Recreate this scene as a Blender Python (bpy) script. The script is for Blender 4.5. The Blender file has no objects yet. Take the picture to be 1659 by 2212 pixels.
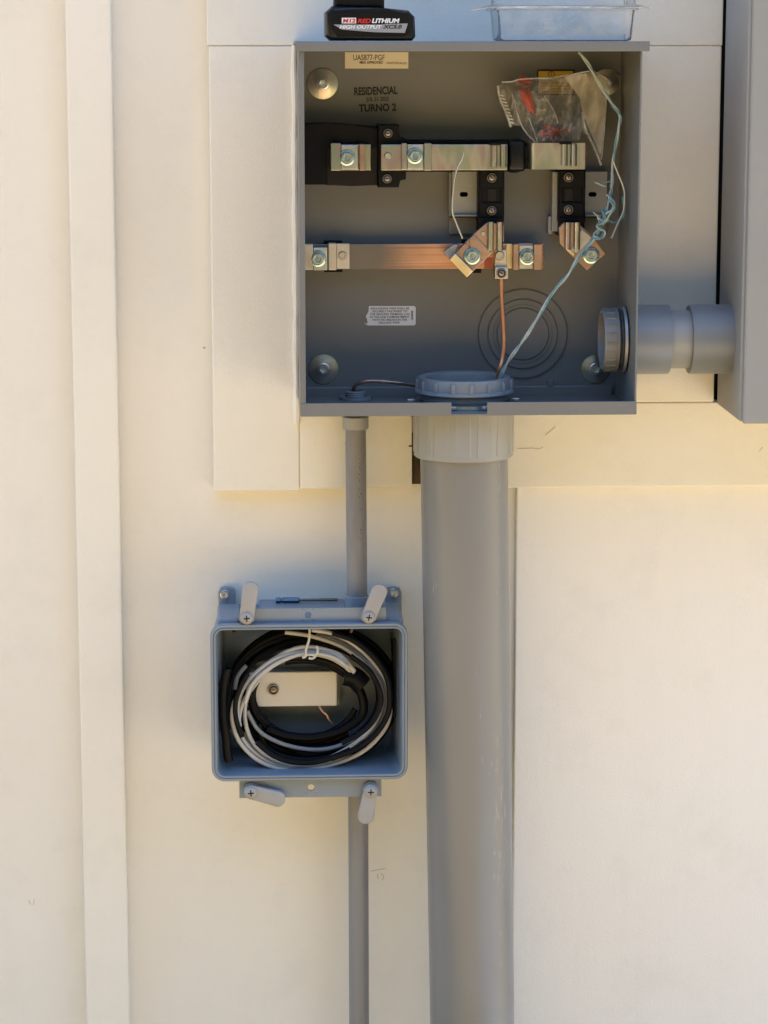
import bpy, bmesh, math, random
from mathutils import Vector, Matrix, noise
random.seed(7)
R = math.radians
S = bpy.context.scene
COL = S.collection

# ------------------------------------------------------------------ camera
F = 5600.0            # focal length in units of 1/2212 of the picture height
CAM = Vector((0.0, -2.65, 1.60))
TH = math.atan(1006/F)
PS = math.atan(269.5/F*math.cos(TH))
cam_d = bpy.data.cameras.new('camera'); cam = bpy.data.objects.new('camera', cam_d); COL.objects.link(cam)
cam_d.sensor_fit = 'VERTICAL'; cam_d.sensor_height = 24; cam_d.lens = F/2212*24
cam_d.clip_start = 0.05; cam_d.clip_end = 400
cam.location = CAM; cam.rotation_euler = (math.pi/2-TH, 0, -PS)
S.camera = cam

# ------------------------------------------------------------------ light
SUN_EL, SUN_ROT = 64, 20
w = bpy.data.worlds.new("World"); S.world = w; w.use_nodes = True
nt = w.node_tree; bg = nt.nodes['Background']
sk = nt.nodes.new('ShaderNodeTexSky'); sk.sky_type = 'NISHITA'; sk.sun_disc = False
sk.sun_elevation = R(SUN_EL); sk.sun_rotation = R(SUN_ROT); sk.dust_density = 0.0; sk.air_density = 1.0; sk.ozone_density = 3.0
nt.links.new(sk.outputs[0], bg.inputs[0]); bg.inputs[1].default_value = 0.15
sd = bpy.data.lights.new('sun', 'SUN'); sd.energy = 3.4; sd.angle = R(0.5); sd.color = (1, .93, .82)
so = bpy.data.objects.new('sun', sd); COL.objects.link(so)
sdir = Vector((math.sin(R(SUN_ROT))*math.cos(R(SUN_EL)), math.cos(R(SUN_ROT))*math.cos(R(SUN_EL)), math.sin(R(SUN_EL))))
so.rotation_euler = sdir.to_track_quat('Z', 'Y').to_euler()
S.view_settings.view_transform = 'Standard'; S.view_settings.look = 'None'
S.view_settings.exposure = 2.27; S.view_settings.gamma = 1; S.view_settings.use_curve_mapping = False
S.render.engine = 'CYCLES'
S.cycles.use_denoising = True; S.cycles.max_bounces = 8; S.cycles.diffuse_bounces = 4
S.cycles.transparent_max_bounces = 16; S.cycles.sample_clamp_indirect = 6

# ------------------------------------------------------------------ mapping: where the sight line of a picture point meets the plane y
_F = Vector((math.sin(PS)*math.cos(TH), math.cos(PS)*math.cos(TH), -math.sin(TH)))
_R = Vector((math.cos(PS), -math.sin(PS), 0)); _U = _R.cross(_F)
def at(u, v, y):
    d = _F*F + _R*(u-829.5) - _U*(v-1106)
    t = (y-CAM.y)/d.y
    return CAM + d*t
def px(n, y=-0.1): return n*(y-CAM.y)/F*1.0
def X(u, y, v=600): return at(u, v, y).x
def Z(v, y, u=900): return at(u, v, y).z
def zoomer(x0, y0, wsrc):       # coordinates read in an enlarged crop
    k = 2880/1659
    return lambda a, b: ((x0+a*wsrc/1659)/k, (y0+b*wsrc/1659)/k)
z1 = zoomer(1080, 0, 700); z2 = zoomer(1780, 0, 700); z3 = zoomer(1080, 420, 700); z4 = zoomer(1600, 420, 800)
z6 = zoomer(1500, 1000, 900); zj = zoomer(760, 2300, 800); z7 = zoomer(1200, 1500, 800)

# ------------------------------------------------------------------ materials
def mat(name, col, rough=0.5, metal=0.0, var=0.06, vscale=30, bump=0.0, bscale=200, col2=None, stretch=(1,1,1),
        spec=0.5, dirt=None, dscale=6, damt=0.3, coat=0, trans=0, alpha=1, sss=0, aniso=None):
    m = bpy.data.materials.new(name); m.use_nodes = True; n = m.node_tree; L = n.links
    b = n.nodes['Principled BSDF']
    b.inputs['Roughness'].default_value = rough; b.inputs['Metallic'].default_value = metal
    b.inputs['Specular IOR Level'].default_value = spec
    b.inputs['Coat Weight'].default_value = coat
    tc = n.nodes.new('ShaderNodeTexCoord'); mp = n.nodes.new('ShaderNodeMapping'); mp.inputs['Scale'].default_value = stretch
    L.new(tc.outputs['Object'], mp.inputs[0])
    nz = n.nodes.new('ShaderNodeTexNoise'); nz.inputs['Scale'].default_value = vscale; nz.inputs['Detail'].default_value = 5
    L.new(mp.outputs[0], nz.inputs['Vector'])
    rp = n.nodes.new('ShaderNodeValToRGB'); rp.color_ramp.elements[0].position = .3; rp.color_ramp.elements[1].position = .7
    c2 = col2 or tuple(min(1, c*(1+var)) for c in col); c1 = col if col2 else tuple(c*(1-var) for c in col)
    rp.color_ramp.elements[0].color = (*c1, 1); rp.color_ramp.elements[1].color = (*c2, 1)
    L.new(nz.outputs[0], rp.inputs[0]); out = rp.outputs[0]
    if dirt:
        nd = n.nodes.new('ShaderNodeTexNoise'); nd.inputs['Scale'].default_value = dscale; nd.inputs['Detail'].default_value = 8; nd.inputs['Roughness'].default_value = .65
        L.new(mp.outputs[0], nd.inputs['Vector'])
        r2 = n.nodes.new('ShaderNodeValToRGB'); r2.color_ramp.elements[0].position = .52; r2.color_ramp.elements[1].position = .78
        r2.color_ramp.elements[0].color = (0,0,0,1); r2.color_ramp.elements[1].color = (damt,)*3+(1,)
        L.new(nd.outputs[0], r2.inputs[0])
        mx = n.nodes.new('ShaderNodeMix'); mx.data_type = 'RGBA'
        L.new(r2.outputs[0], mx.inputs[0]); L.new(out, mx.inputs[6]); mx.inputs[7].default_value = (*dirt, 1); out = mx.outputs[2]
    L.new(out, b.inputs['Base Color'])
    mr = n.nodes.new('ShaderNodeMapRange'); mr.inputs[3].default_value = max(0.03, rough-.08); mr.inputs[4].default_value = min(1, rough+.1)
    L.new(nz.outputs[0], mr.inputs[0]); L.new(mr.outputs[0], b.inputs['Roughness'])
    if bump:
        nb = n.nodes.new('ShaderNodeTexNoise'); nb.inputs['Scale'].default_value = bscale; nb.inputs['Detail'].default_value = 4
        L.new(mp.outputs[0], nb.inputs['Vector'])
        bp = n.nodes.new('ShaderNodeBump'); bp.inputs['Strength'].default_value = bump; bp.inputs['Distance'].default_value = .002
        L.new(nb.outputs[0], bp.inputs['Height']); L.new(bp.outputs[0], b.inputs['Normal'])
    return m

def wall_paint(name, col, grain=(1, 1, .12)):
    m = mat(name, col, .55, var=.015, vscale=3, bump=.22, bscale=650, dirt=(.42,.37,.30), dscale=14, damt=.14)
    n = m.node_tree; L = n.links; b = n.nodes['Principled BSDF']
    bp = [x for x in n.nodes if x.type == 'BUMP'][0]
    tc = [x for x in n.nodes if x.type == 'TEX_COORD'][0]
    mp = n.nodes.new('ShaderNodeMapping'); mp.inputs['Scale'].default_value = grain
    L.new(tc.outputs['Object'], mp.inputs[0])
    nz = n.nodes.new('ShaderNodeTexNoise'); nz.inputs['Scale'].default_value = 40; nz.inputs['Detail'].default_value = 6
    L.new(mp.outputs[0], nz.inputs['Vector'])
    b2 = n.nodes.new('ShaderNodeBump'); b2.inputs['Strength'].default_value = .16; b2.inputs['Distance'].default_value = .003
    L.new(nz.outputs[0], b2.inputs['Height']); L.new(bp.outputs[0], b2.inputs['Normal']); L.new(b2.outputs[0], b.inputs['Normal'])
    # sparse specks and nicks in the paint
    vo = n.nodes.new('ShaderNodeTexVoronoi'); vo.inputs['Scale'].default_value = 9
    L.new(tc.outputs['Object'], vo.inputs['Vector'])
    nn = n.nodes.new('ShaderNodeTexNoise'); nn.inputs['Scale'].default_value = 160; L.new(tc.outputs['Object'], nn.inputs['Vector'])
    ad = n.nodes.new('ShaderNodeMath'); ad.operation = 'MULTIPLY_ADD'; L.new(nn.outputs[0], ad.inputs[0]); ad.inputs[1].default_value = .05
    L.new(vo.outputs['Distance'], ad.inputs[2])
    lt = n.nodes.new('ShaderNodeMath'); lt.operation = 'LESS_THAN'; L.new(ad.outputs[0], lt.inputs[0]); lt.inputs[1].default_value = .036
    mx = n.nodes.new('ShaderNodeMix'); mx.data_type = 'RGBA'; old = b.inputs['Base Color'].links[0].from_socket
    ml = n.nodes.new('ShaderNodeMath'); ml.operation = 'MULTIPLY'; L.new(lt.outputs[0], ml.inputs[0]); ml.inputs[1].default_value = .6
    L.new(ml.outputs[0], mx.inputs[0]); L.new(old, mx.inputs[6]); mx.inputs[7].default_value = (.2,.17,.14,1); L.new(mx.outputs[2], b.inputs['Base Color'])
    return m

def pvc_scratched(name, col):
    m = mat(name, col, .30, var=.12, vscale=7, bump=.05, bscale=60, dirt=(.17,.145,.115), dscale=12, damt=.5, stretch=(1,1,.45))
    n = m.node_tree; L = n.links; b = n.nodes['Principled BSDF']; tc = [x for x in n.nodes if x.type == 'TEX_COORD'][0]
    mp = n.nodes.new('ShaderNodeMapping'); mp.inputs['Scale'].default_value = (330, 330, 36); L.new(tc.outputs['Object'], mp.inputs[0])
    nz = n.nodes.new('ShaderNodeTexNoise'); nz.inputs['Scale'].default_value = 1.6; nz.inputs['Detail'].default_value = 3; L.new(mp.outputs[0], nz.inputs['Vector'])
    m2 = n.nodes.new('ShaderNodeMapping'); m2.inputs['Scale'].default_value = (24, 24, 3); L.new(tc.outputs['Object'], m2.inputs[0])
    n2 = n.nodes.new('ShaderNodeTexNoise'); n2.inputs['Scale'].default_value = 1.3; L.new(m2.outputs[0], n2.inputs['Vector'])
    mu = n.nodes.new('ShaderNodeMath'); mu.operation = 'MULTIPLY'; L.new(nz.outputs[0], mu.inputs[0]); L.new(n2.outputs[0], mu.inputs[1])
    rp = n.nodes.new('ShaderNodeValToRGB'); rp.color_ramp.elements[0].position = .39; rp.color_ramp.elements[1].position = .46
    rp.color_ramp.elements[1].color = (.3,.3,.3,1); L.new(mu.outputs[0], rp.inputs[0])
    mx = n.nodes.new('ShaderNodeMix'); mx.data_type = 'RGBA'; old = b.inputs['Base Color'].links[0].from_socket
    L.new(rp.outputs[0], mx.inputs[0]); L.new(old, mx.inputs[6]); mx.inputs[7].default_value = (.5,.5,.48,1); L.new(mx.outputs[2], b.inputs['Base Color'])
    return m

def iridescent(name, base=(.78,.74,.62), rough=.3):
    """yellow zinc chromate plating: metal with patches of pink, green and gold"""
    m = mat(name, base, rough, 1, bump=.04, bscale=300)
    n = m.node_tree; L = n.links; b = n.nodes['Principled BSDF']; tc = [x for x in n.nodes if x.type == 'TEX_COORD'][0]
    mp = n.nodes.new('ShaderNodeMapping'); mp.inputs['Scale'].default_value = (1, 1, .25); L.new(tc.outputs['Object'], mp.inputs[0])
    nz = n.nodes.new('ShaderNodeTexNoise'); nz.inputs['Scale'].default_value = 45; nz.inputs['Detail'].default_value = 2; L.new(mp.outputs[0], nz.inputs['Vector'])
    rp = n.nodes.new('ShaderNodeValToRGB'); cr = rp.color_ramp
    cr.elements[0].position = .3; cr.elements[0].color = (.50,.46,.36,1); cr.elements[1].position = .72; cr.elements[1].color = (.46,.43,.36,1)
    for p, c in ((.42,(.40,.42,.33)),(.5,(.56,.52,.44)),(.56,(.50,.38,.37)),(.62,(.38,.42,.37))):
        e = cr.elements.new(p); e.color = (*c, 1)
    L.new(nz.outputs[0], rp.inputs[0]); L.new(rp.outputs[0], b.inputs['Base Color'])
    return m

def film(name, tint, white=.12, gloss=.25, rough=.08, bump=.0):
    m = bpy.data.materials.new(name); m.use_nodes = True; n = m.node_tree; L = n.links; n.nodes.clear()
    o = n.nodes.new('ShaderNodeOutputMaterial'); tr = n.nodes.new('ShaderNodeBsdfTransparent'); tr.inputs[0].default_value = (*tint, 1)
    di = n.nodes.new('ShaderNodeBsdfDiffuse'); di.inputs[0].default_value = (.8,.8,.8,1)
    gl = n.nodes.new('ShaderNodeBsdfGlossy'); gl.inputs['Roughness'].default_value = rough
    m1 = n.nodes.new('ShaderNodeMixShader'); m2 = n.nodes.new('ShaderNodeMixShader')
    tc = n.nodes.new('ShaderNodeTexCoord'); nz = n.nodes.new('ShaderNodeTexNoise'); nz.inputs['Scale'].default_value = 60; L.new(tc.outputs['Object'], nz.inputs['Vector'])
    mr = n.nodes.new('ShaderNodeMapRange'); mr.inputs[1].default_value = .4; mr.inputs[2].default_value = .7; mr.inputs[3].default_value = white*.5; mr.inputs[4].default_value = white*1.7
    L.new(nz.outputs[0], mr.inputs[0]); L.new(mr.outputs[0], m1.inputs[0]); L.new(tr.outputs[0], m1.inputs[1]); L.new(di.outputs[0], m1.inputs[2])
    fr = n.nodes.new('ShaderNodeLayerWeight'); fr.inputs[0].default_value = gloss
    L.new(fr.outputs['Fresnel'], m2.inputs[0]); L.new(m1.outputs[0], m2.inputs[1]); L.new(gl.outputs[0], m2.inputs[2]); L.new(m2.outputs[0], o.inputs[0])
    if bump:
        bp = n.nodes.new('ShaderNodeBump'); bp.inputs['Strength'].default_value = bump; bp.inputs['Distance'].default_value = .004
        L.new(nz.outputs[0], bp.inputs['Height']); L.new(bp.outputs[0], gl.inputs['Normal'])
        L.new(bp.outputs[0], fr.inputs['Normal'])
    return m

WALL = wall_paint('cream_wall_paint', (.81,.75,.64))
WALL2 = wall_paint('cream_panel_paint', (.83,.77,.68))
TRIM = wall_paint('cream_trim_paint', (.82,.76,.645))
TRIMH = wall_paint('cream_trim_paint_crosswise', (.82,.76,.64), grain=(.12,1,1))
WOOD = mat('bare_brown_wood', (.10,.065,.035), .8, var=.4, vscale=60, stretch=(4,4,.6), bump=.4)
GAPSHADE = mat('dark_gap_shade', (.02,.02,.022), .9)  # near-black colour stands in for shade in the gap beside the cabinet
GREY = mat('grey_box_paint', (.158,.155,.147), .45, var=.03, vscale=14, bump=.05, bscale=500)
GREYIN = mat('grey_box_paint_inside', (.158,.155,.147), .38, var=.03, vscale=14, bump=.05, bscale=500, dirt=(.16,.16,.15), dscale=8, damt=.25)
CAB = mat('grey_cabinet_paint', (.27,.265,.25), .5, var=.03, vscale=6, bump=.06, bscale=500, dirt=(.42,.40,.36), dscale=11, damt=.18)
PVC = pvc_scratched('grey_conduit_plastic', (.20,.194,.18))
PVCF = mat('grey_fitting_plastic', (.29,.285,.265), .4, var=.05, vscale=18, dirt=(.4,.385,.35), dscale=14, damt=.35, stretch=(1,1,.3))
PVCB = mat('blue_grey_fitting_plastic', (.20,.208,.212), .38, var=.05, vscale=25)
PVCD = mat('mid_grey_fitting_plastic', (.17,.168,.16), .45, var=.05, vscale=30)
DARKPVC = mat('dark_grey_fitting_plastic', (.10,.11,.12), .4)
JB = mat('junction_box_plastic', (.20,.235,.27), .42, var=.04, vscale=20)
JBL = mat('latch_plastic', (.33,.31,.285), .5, var=.05, vscale=40)
STEELD = mat('dull_steel', (.26,.23,.20), .4, 1, var=.2, vscale=150)
ZINC = mat('bright_zinc', (.62,.63,.62), .3, 1, var=.08, vscale=80)
BOLT = mat('blue_zinc_bolt', (.42,.60,.66), .25, 1, var=.12, vscale=200)
TIN = mat('tinned_plate', (.54,.50,.455), .42, 1, var=.1, vscale=70, bump=.08)
IRI = iridescent('yellow_zinc_plating')
BRASS = mat('chromate_brass', (.85,.68,.40), .35, 1, var=.1, vscale=60)
COPT = mat('tarnished_copper_tin', (.44,.30,.235), .38, 1, var=.15, vscale=50, bump=.08)
COPW = mat('copper_wire_metal', (.80,.36,.19), .32, .75, var=.15, vscale=60)
GALV = mat('galvanised_bracket_steel', (.33,.33,.325), .5, .6, var=.06, vscale=50)
BLACK = mat('black_moulded_plastic', (.003,.003,.0035), .55, bump=.05, spec=.18)
BLACKG = mat('black_glossy_plastic', (.006,.007,.010), .28, spec=.35)
BROWNB = mat('dark_brown_moulding', (.010,.006,.005), .5, spec=.25)
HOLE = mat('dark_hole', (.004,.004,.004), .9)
INK = mat('black_ink', (.012,.011,.010), .7, var=.3, vscale=300)
INKF = mat('faded_ink', (.05,.045,.04), .7, var=.5, vscale=400)
LABELC = mat('cream_label_paper', (.70,.60,.42), .6, var=.03)
LABELW = mat('white_label_paper', (.66,.66,.68), .5, var=.03)
PENC = mat('pencil_grey', (.36,.31,.26), .8)
YEL = mat('yellow_label', (.75,.47,.03), .5, var=.1, vscale=40)
REDP = mat('red_plastic', (.60,.05,.02), .4, var=.2, vscale=80)
WHITE = mat('white_plastic', (.66,.62,.55), .45, var=.03)
PAPERW = mat('white_card', (.55,.50,.42), .6, var=.05)
CABW = mat('white_cable_sheath', (.46,.42,.36), .38, var=.05, vscale=40, dirt=(.25,.23,.2), dscale=30, damt=.4)
CABG = mat('grey_cable_sheath', (.25,.245,.235), .38, var=.1, vscale=40)
CABB = mat('black_cable_sheath', (.003,.003,.0035), .42, spec=.14)
TIE = mat('cable_tie_nylon', (.50,.46,.36), .4)
STRB = mat('blue_pull_string', (.12,.27,.31), .5, var=.25, vscale=150)
STRW = mat('pale_pull_string', (.36,.42,.40), .5, var=.2, vscale=150)
GWIRE = mat('grey_seal_wire', (.45,.45,.42), .4, .6)
DRED = mat('print_red', (.5,.02,.02), .4); DWHITE = mat('print_white', (.7,.7,.72), .4); DGREY = mat('print_grey', (.25,.26,.28), .35)
BAGF = film('clear_bag_film', (.97,.95,.91), .12, .30, .22, .5)
TRAYF = film('clear_tray_plastic', (.985,.985,.98), .10, .14, .12, .2)
SOIL = mat('dry_sandy_ground', (.53,.365,.15), .95, var=.2, vscale=3, bump=.5, bscale=30)

# ------------------------------------------------------------------ builders
WORLD = {}
def thing(name, label, cat, loc, group=None):
    o = bpy.data.objects.new(name, None); COL.objects.link(o); o.location = loc; o.empty_display_size = .02
    o['label'] = label; o['category'] = cat
    if group: o['group'] = group
    WORLD[o.name] = Matrix.Translation(Vector(loc)); return o
def link(name, me, parent=None, M=None, m=None):
    o = bpy.data.objects.new(name, me); COL.objects.link(o)
    M = M or Matrix.Identity(4); WORLD[o.name] = M; o.matrix_basis = M
    if parent is not None:
        o.parent = parent; o.matrix_parent_inverse = WORLD[parent.name].inverted()
    return o
def mesh(bm, name, mats, smooth=False, angle=35):
    me = bpy.data.meshes.new(name); bmesh.ops.recalc_face_normals(bm, faces=bm.faces[:])
    if smooth:
        for f in bm.faces: f.smooth = True
        for e in bm.edges:
            if len(e.link_faces) == 2 and e.calc_face_angle(0) > R(angle): e.smooth = False
    bm.to_mesh(me); bm.free()
    for m in (mats if isinstance(mats, (list, tuple)) else [mats]): me.materials.append(m)
    return me
def obj(name, bm, m, parent=None, smooth=False, angle=35, M=None):
    return link(name, mesh(bm, name, m, smooth, angle), parent, M)
def tag(o, label, cat, group=None):
    o['label'] = label; o['category'] = cat
    if group: o['group'] = group
    return o
def add_box(bm, x0, x1, y0, y1, z0, z1, bev=0, seg=2, mi=0):
    r = bmesh.ops.create_cube(bm, size=1); vs = r['verts']
    for v in vs: v.co = Vector(((x0+x1)/2+v.co.x*(x1-x0), (y0+y1)/2+v.co.y*(y1-y0), (z0+z1)/2+v.co.z*(z1-z0)))
    fs = {f for v in vs for f in v.link_faces}
    for f in fs: f.material_index = mi
    if bev:
        es = list({e for v in vs for e in v.link_edges})
        bmesh.ops.bevel(bm, geom=es, offset=bev, segments=seg, profile=.5, affect='EDGES', material=-1)
def add_prism(bm, pts, y0, y1, bev=0, mi=0, seg=2):
    """outline of (x, z) points extruded from y0 to y1"""
    a = [bm.verts.new((p[0], y0, p[1])) for p in pts]; b = [bm.verts.new((p[0], y1, p[1])) for p in pts]
    n = len(pts); fa = bm.faces.new(a); fb = bm.faces.new(b[::-1]); fs = [fa, fb]
    for i in range(n): fs.append(bm.faces.new((a[i], b[i], b[(i+1) % n], a[(i+1) % n])))
    for f in fs: f.material_index = mi
    if bev:
        bmesh.ops.bevel(bm, geom=list(fa.edges)+list(fb.edges), offset=bev, segments=seg, profile=.5, affect='EDGES', material=-1)
def add_lathe(bm, prof, org=(0,0,0), axis='Z', seg=40, mi=0, closed=False):
    org = Vector(org); rows = []
    A = {'Z': (Vector((1,0,0)), Vector((0,1,0)), Vector((0,0,1))), 'X': (Vector((0,1,0)), Vector((0,0,1)), Vector((1,0,0))),
         'Y': (Vector((1,0,0)), Vector((0,0,1)), Vector((0,-1,0)))}[axis] if isinstance(axis, str) else axis
    for r, h in prof:
        if r < 1e-7: rows.append([bm.verts.new(org+A[2]*h)])
        else: rows.append([bm.verts.new(org+A[0]*(r*math.cos(2*math.pi*i/seg))+A[1]*(r*math.sin(2*math.pi*i/seg))+A[2]*h) for i in range(seg)])
    pairs = list(zip(rows, rows[1:])) + ([(rows[-1], rows[0])] if closed else [])
    for a, b in pairs:
        for i in range(seg):
            j = (i+1) % seg
            if len(a) == 1 and len(b) == 1: continue
            if len(a) == 1: f = bm.faces.new((a[0], b[i], b[j]))
            elif len(b) == 1: f = bm.faces.new((a[i], a[j], b[0]))
            else: f = bm.faces.new((a[i], a[j], b[j], b[i]))
            f.material_index = mi
def spline(P, n=8, closed=False):
    P = [Vector(p) for p in P]; out = []; N = len(P)
    rng = range(N if closed else N-1)
    for i in rng:
        g = (lambda k: P[k % N]) if closed else (lambda k: P[max(0, min(N-1, k))])
        a, b, c, d = g(i-1), g(i), g(i+1), g(i+2)
        for k in range(n):
            t = k/n
            out.append(.5*((2*b)+(c-a)*t+(2*a-5*b+4*c-d)*t*t+(3*b-a-3*c+d)*t**3))
    if not closed: out.append(P[-1])
    return out
def add_tube(bm, path, r, seg=10, mi=0, flat=1.0):
    rings = []; up = None
    for i, p in enumerate(path):
        t = (path[min(i+1, len(path)-1)]-path[max(i-1, 0)]).normalized()
        if up is None: up = Vector((0,1,0)) if abs(t.y) < .9 else Vector((1,0,0))
        s = t.cross(up).normalized(); up = s.cross(t).normalized()
        rr = r(i/(len(path)-1)) if callable(r) else r
        rings.append([bm.verts.new(p+s*(rr*math.cos(2*math.pi*k/seg))+up*(rr*flat*math.sin(2*math.pi*k/seg))) for k in range(seg)])
    for a, b in zip(rings, rings[1:]):
        for k in range(seg): bm.faces.new((a[k], a[(k+1) % seg], b[(k+1) % seg], b[k])).material_index = mi
    bm.faces.new(rings[0][::-1]).material_index = mi; bm.faces.new(rings[-1]).material_index = mi
def pp(pts, y, f=lambda a, b: (a, b)):
    """picture points -> (x, z) outline on plane y"""
    o = []
    for a, b in pts:
        u, v = f(a, b); q = at(u, v, y); o.append((q.x, q.z))
    return o
def rect(u0, u1, v0, v1, y):
    um, vm = (u0+u1)/2, (v0+v1)/2
    return at(u0, vm, y).x, at(u1, vm, y).x, at(um, v1, y).z, at(um, v0, y).z
def ubox(name, u0, u1, v0, v1, yf, yb, m, parent, bev=.0006, seg=2):
    x0, x1, za, zb = rect(u0, u1, v0, v1, yf); bm = bmesh.new(); add_box(bm, x0, x1, yf, yb, za, zb, bev, seg); return obj(name, bm, m, parent)
def text(name, s, u0, u1, v0, v1, y, m, parent, tilt=0, shear=0, bold=0, space=1):
    cu = bpy.data.curves.new(name, 'FONT'); cu.body = s; cu.align_x = 'CENTER'; cu.offset = bold; cu.shear = shear; cu.space_character = space
    cu.resolution_u = 3; cu.extrude = .004
    t = bpy.data.objects.new(name, cu); COL.objects.link(t); bpy.context.view_layer.update()
    me = bpy.data.meshes.new_from_object(t.evaluated_get(bpy.context.evaluated_depsgraph_get())); bpy.data.objects.remove(t)
    xs = [v.co.x for v in me.vertices]; ys = [v.co.y for v in me.vertices]
    x0, x1, za, zb = rect(u0, u1, v0, v1, y); cx, cz = (x0+x1)/2, (za+zb)/2
    sx = (x1-x0)/(max(xs)-min(xs)); sy = (zb-za)/(max(ys)-min(ys)); mx_, my_ = (max(xs)+min(xs))/2, (max(ys)+min(ys))/2
    c, s_ = math.cos(tilt), math.sin(tilt)
    for v in me.vertices:
        a, b = (v.co.x-mx_)*sx, (v.co.y-my_)*sy
        v.co = Vector((cx+a*c-b*s_, y-v.co.z*.03, cz+a*s_+b*c))
    me.materials.clear(); me.materials.append(m)
    return link(name, me, parent)
def rr_loop(x0, x1, z0, z1, r, n=6):
    o = []
    for cx, cz, a0 in ((x1-r, z1-r, 0), (x0+r, z1-r, 90), (x0+r, z0+r, 180), (x1-r, z0+r, 270)):
        for k in range(n+1):
            a = R(a0+90*k/n); o.append((cx+r*math.cos(a), cz+r*math.sin(a)))
    return o
def add_shell(bm, loops, mi=0):
    """loops: list of (outline, y) of equal length; skins them in order"""
    rows = [[bm.verts.new((p[0], y, p[1])) for p in lp] for lp, y in loops]
    n = len(rows[0])
    for a, b in zip(rows, rows[1:]):
        for i in range(n): bm.faces.new((a[i], a[(i+1) % n], b[(i+1) % n], b[i])).material_index = mi
    return rows

# ------------------------------------------------------------------ shared small meshes (axis along -y, base at origin)
def hexbolt_mesh():
    bm = bmesh.new()
    add_lathe(bm, [(0,0),(.0082,0),(.0086,.0008),(.0082,.0014),(.0064,.0018),(.0062,.002),(0,.002)], axis='Y', seg=32, mi=0)
    add_lathe(bm, [(.0061,.002),(.0061,.006),(.0056,.0066),(.0042,.0066),(.0036,.0058),(.0035,.0035),(0,.0033)], axis='Y', seg=6, mi=1)
    add_lathe(bm, [(.0024,.0033),(.0024,.0052),(0,.0052)], axis='Y', seg=6, mi=0)
    return mesh(bm, 'hex_bolt', [BOLT, ZINC], True, 25)
def ringscrew_mesh():
    bm = bmesh.new()
    add_lathe(bm, [(.0046,0),(.0046,.002),(.0042,.0024),(.0037,.0024),(.0035,.001)], axis='Y', seg=24)
    add_lathe(bm, [(.0035,.001),(.0026,.001)], axis='Y', seg=24, mi=1)
    add_lathe(bm, [(.0026,.001),(.0026,.0024),(.0020,.0027),(0,.0027)], axis='Y', seg=24)
    add_box(bm, -.0019, .0019, -.0030, -.0024, -.0004, .0004, mi=1)
    return mesh(bm, 'screw', [STEELD, HOLE], True, 30)
def washer_mesh():
    bm = bmesh.new()
    add_lathe(bm, [(.0154,0),(.0156,.0006),(.0152,.0013),(.011,.0022),(.0062,.0036),(.0045,.0038),(0,.0038)], axis='Y', seg=48)
    return mesh(bm, 'fender_washer', [IRI], True, 40)
def screwhead_mesh():
    bm = bmesh.new()
    add_lathe(bm, [(.0052,0),(.0050,.0014),(.0042,.0018),(.0040,.0018)], axis='Y', seg=24)
    add_lathe(bm, [(.0040,.0018),(.0040,.004),(.0036,.0045),(.0028,.0045),(.0022,.0036),(0,.0034)], axis='Y', seg=6)
    return mesh(bm, 'screw_head', [ZINC], True, 30)
def phillips_mesh():
    bm = bmesh.new()
    add_lathe(bm, [(.0062,0),(.0060,.0014),(.0048,.0026),(0,.0032)], axis='Y', seg=28, mi=0)
    for a, b in ((.0031,.00055),(.00055,.0031)): add_box(bm, -a, a, -.00335, -.0024, -b, b, mi=1)
    return mesh(bm, 'phillips_screw', [JBL, HOLE], True, 40)
def rivet_mesh():
    bm = bmesh.new()
    add_lathe(bm, [(.0037,0),(.0036,.0012),(.0030,.0018),(.0022,.0018),(.0019,.0008),(0,.0008)], axis='Y', seg=24)
    return mesh(bm, 'rivet', [TIN], True, 30)
BOLT_ME, RSCREW_ME, WASH_ME, SHEAD_ME, PHIL_ME, RIV_ME = hexbolt_mesh(), ringscrew_mesh(), washer_mesh(), screwhead_mesh(), phillips_mesh(), rivet_mesh()
def put(name, me, u, v, y, parent, s=1, rot=0):
    p = at(u, v, y)
    return link(name, me, parent, Matrix.Translation(p) @ Matrix.Rotation(rot, 4, 'Y') @ Matrix.Diagonal((s, s, s, 1)))

# ================================================================== SETTING
bm = bmesh.new(); add_box(bm, -60, 60, -60, 60, -.2, 0); g = obj('ground', bm, SOIL); g['kind'] = 'structure'
bm = bmesh.new(); add_box(bm, .75, 2.6, -2.4, -.42, -.1, .04, .006); g = obj('added_sheen_slab', bm, mat('added_slab_concrete', (.56,.55,.52), .85, var=.08, vscale=8, bump=.3, bscale=60), None); g['kind'] = 'structure'  # unseen concrete slab added so the large conduit reflects a pale sheen

XE = 1.5
wall = thing('house_wall', 'cream painted board and batten house wall carrying all the electrical boxes', 'wall', (0, 0, 0))
bm = bmesh.new(); add_box(bm, -9, XE-.002, .0185, .25, 0, 3.1); obj('wall_core', bm, GAPSHADE, wall)
def board(name, x0, x1, z0, z1, yf, m, yb=.018, bev=.0012):
    bm = bmesh.new(); add_box(bm, x0, x1, yf, yb, z0, z1, bev, 2); return obj(name, bm, m, wall)
xb0, xb1 = X(164, -.019, 1106), X(259, -.019, 1106)     # batten
xt0, xt1 = X(456, -.019, 560), X(644, -.019, 560)        # left trim
zt, zb_ = Z(98, -.019, 900), Z(1061, -.019, 560)
ztr = Z(869, -.019, 1450); zbr = Z(1053, -.019, 1200); xg0, xg1 = X(890, -.019, 1000), X(906, -.019, 1000)
xr0, xr1 = X(1395, -.019, 400), X(1552, -.019, 430)
xrp = X(1111, -.007, 1600)
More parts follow.
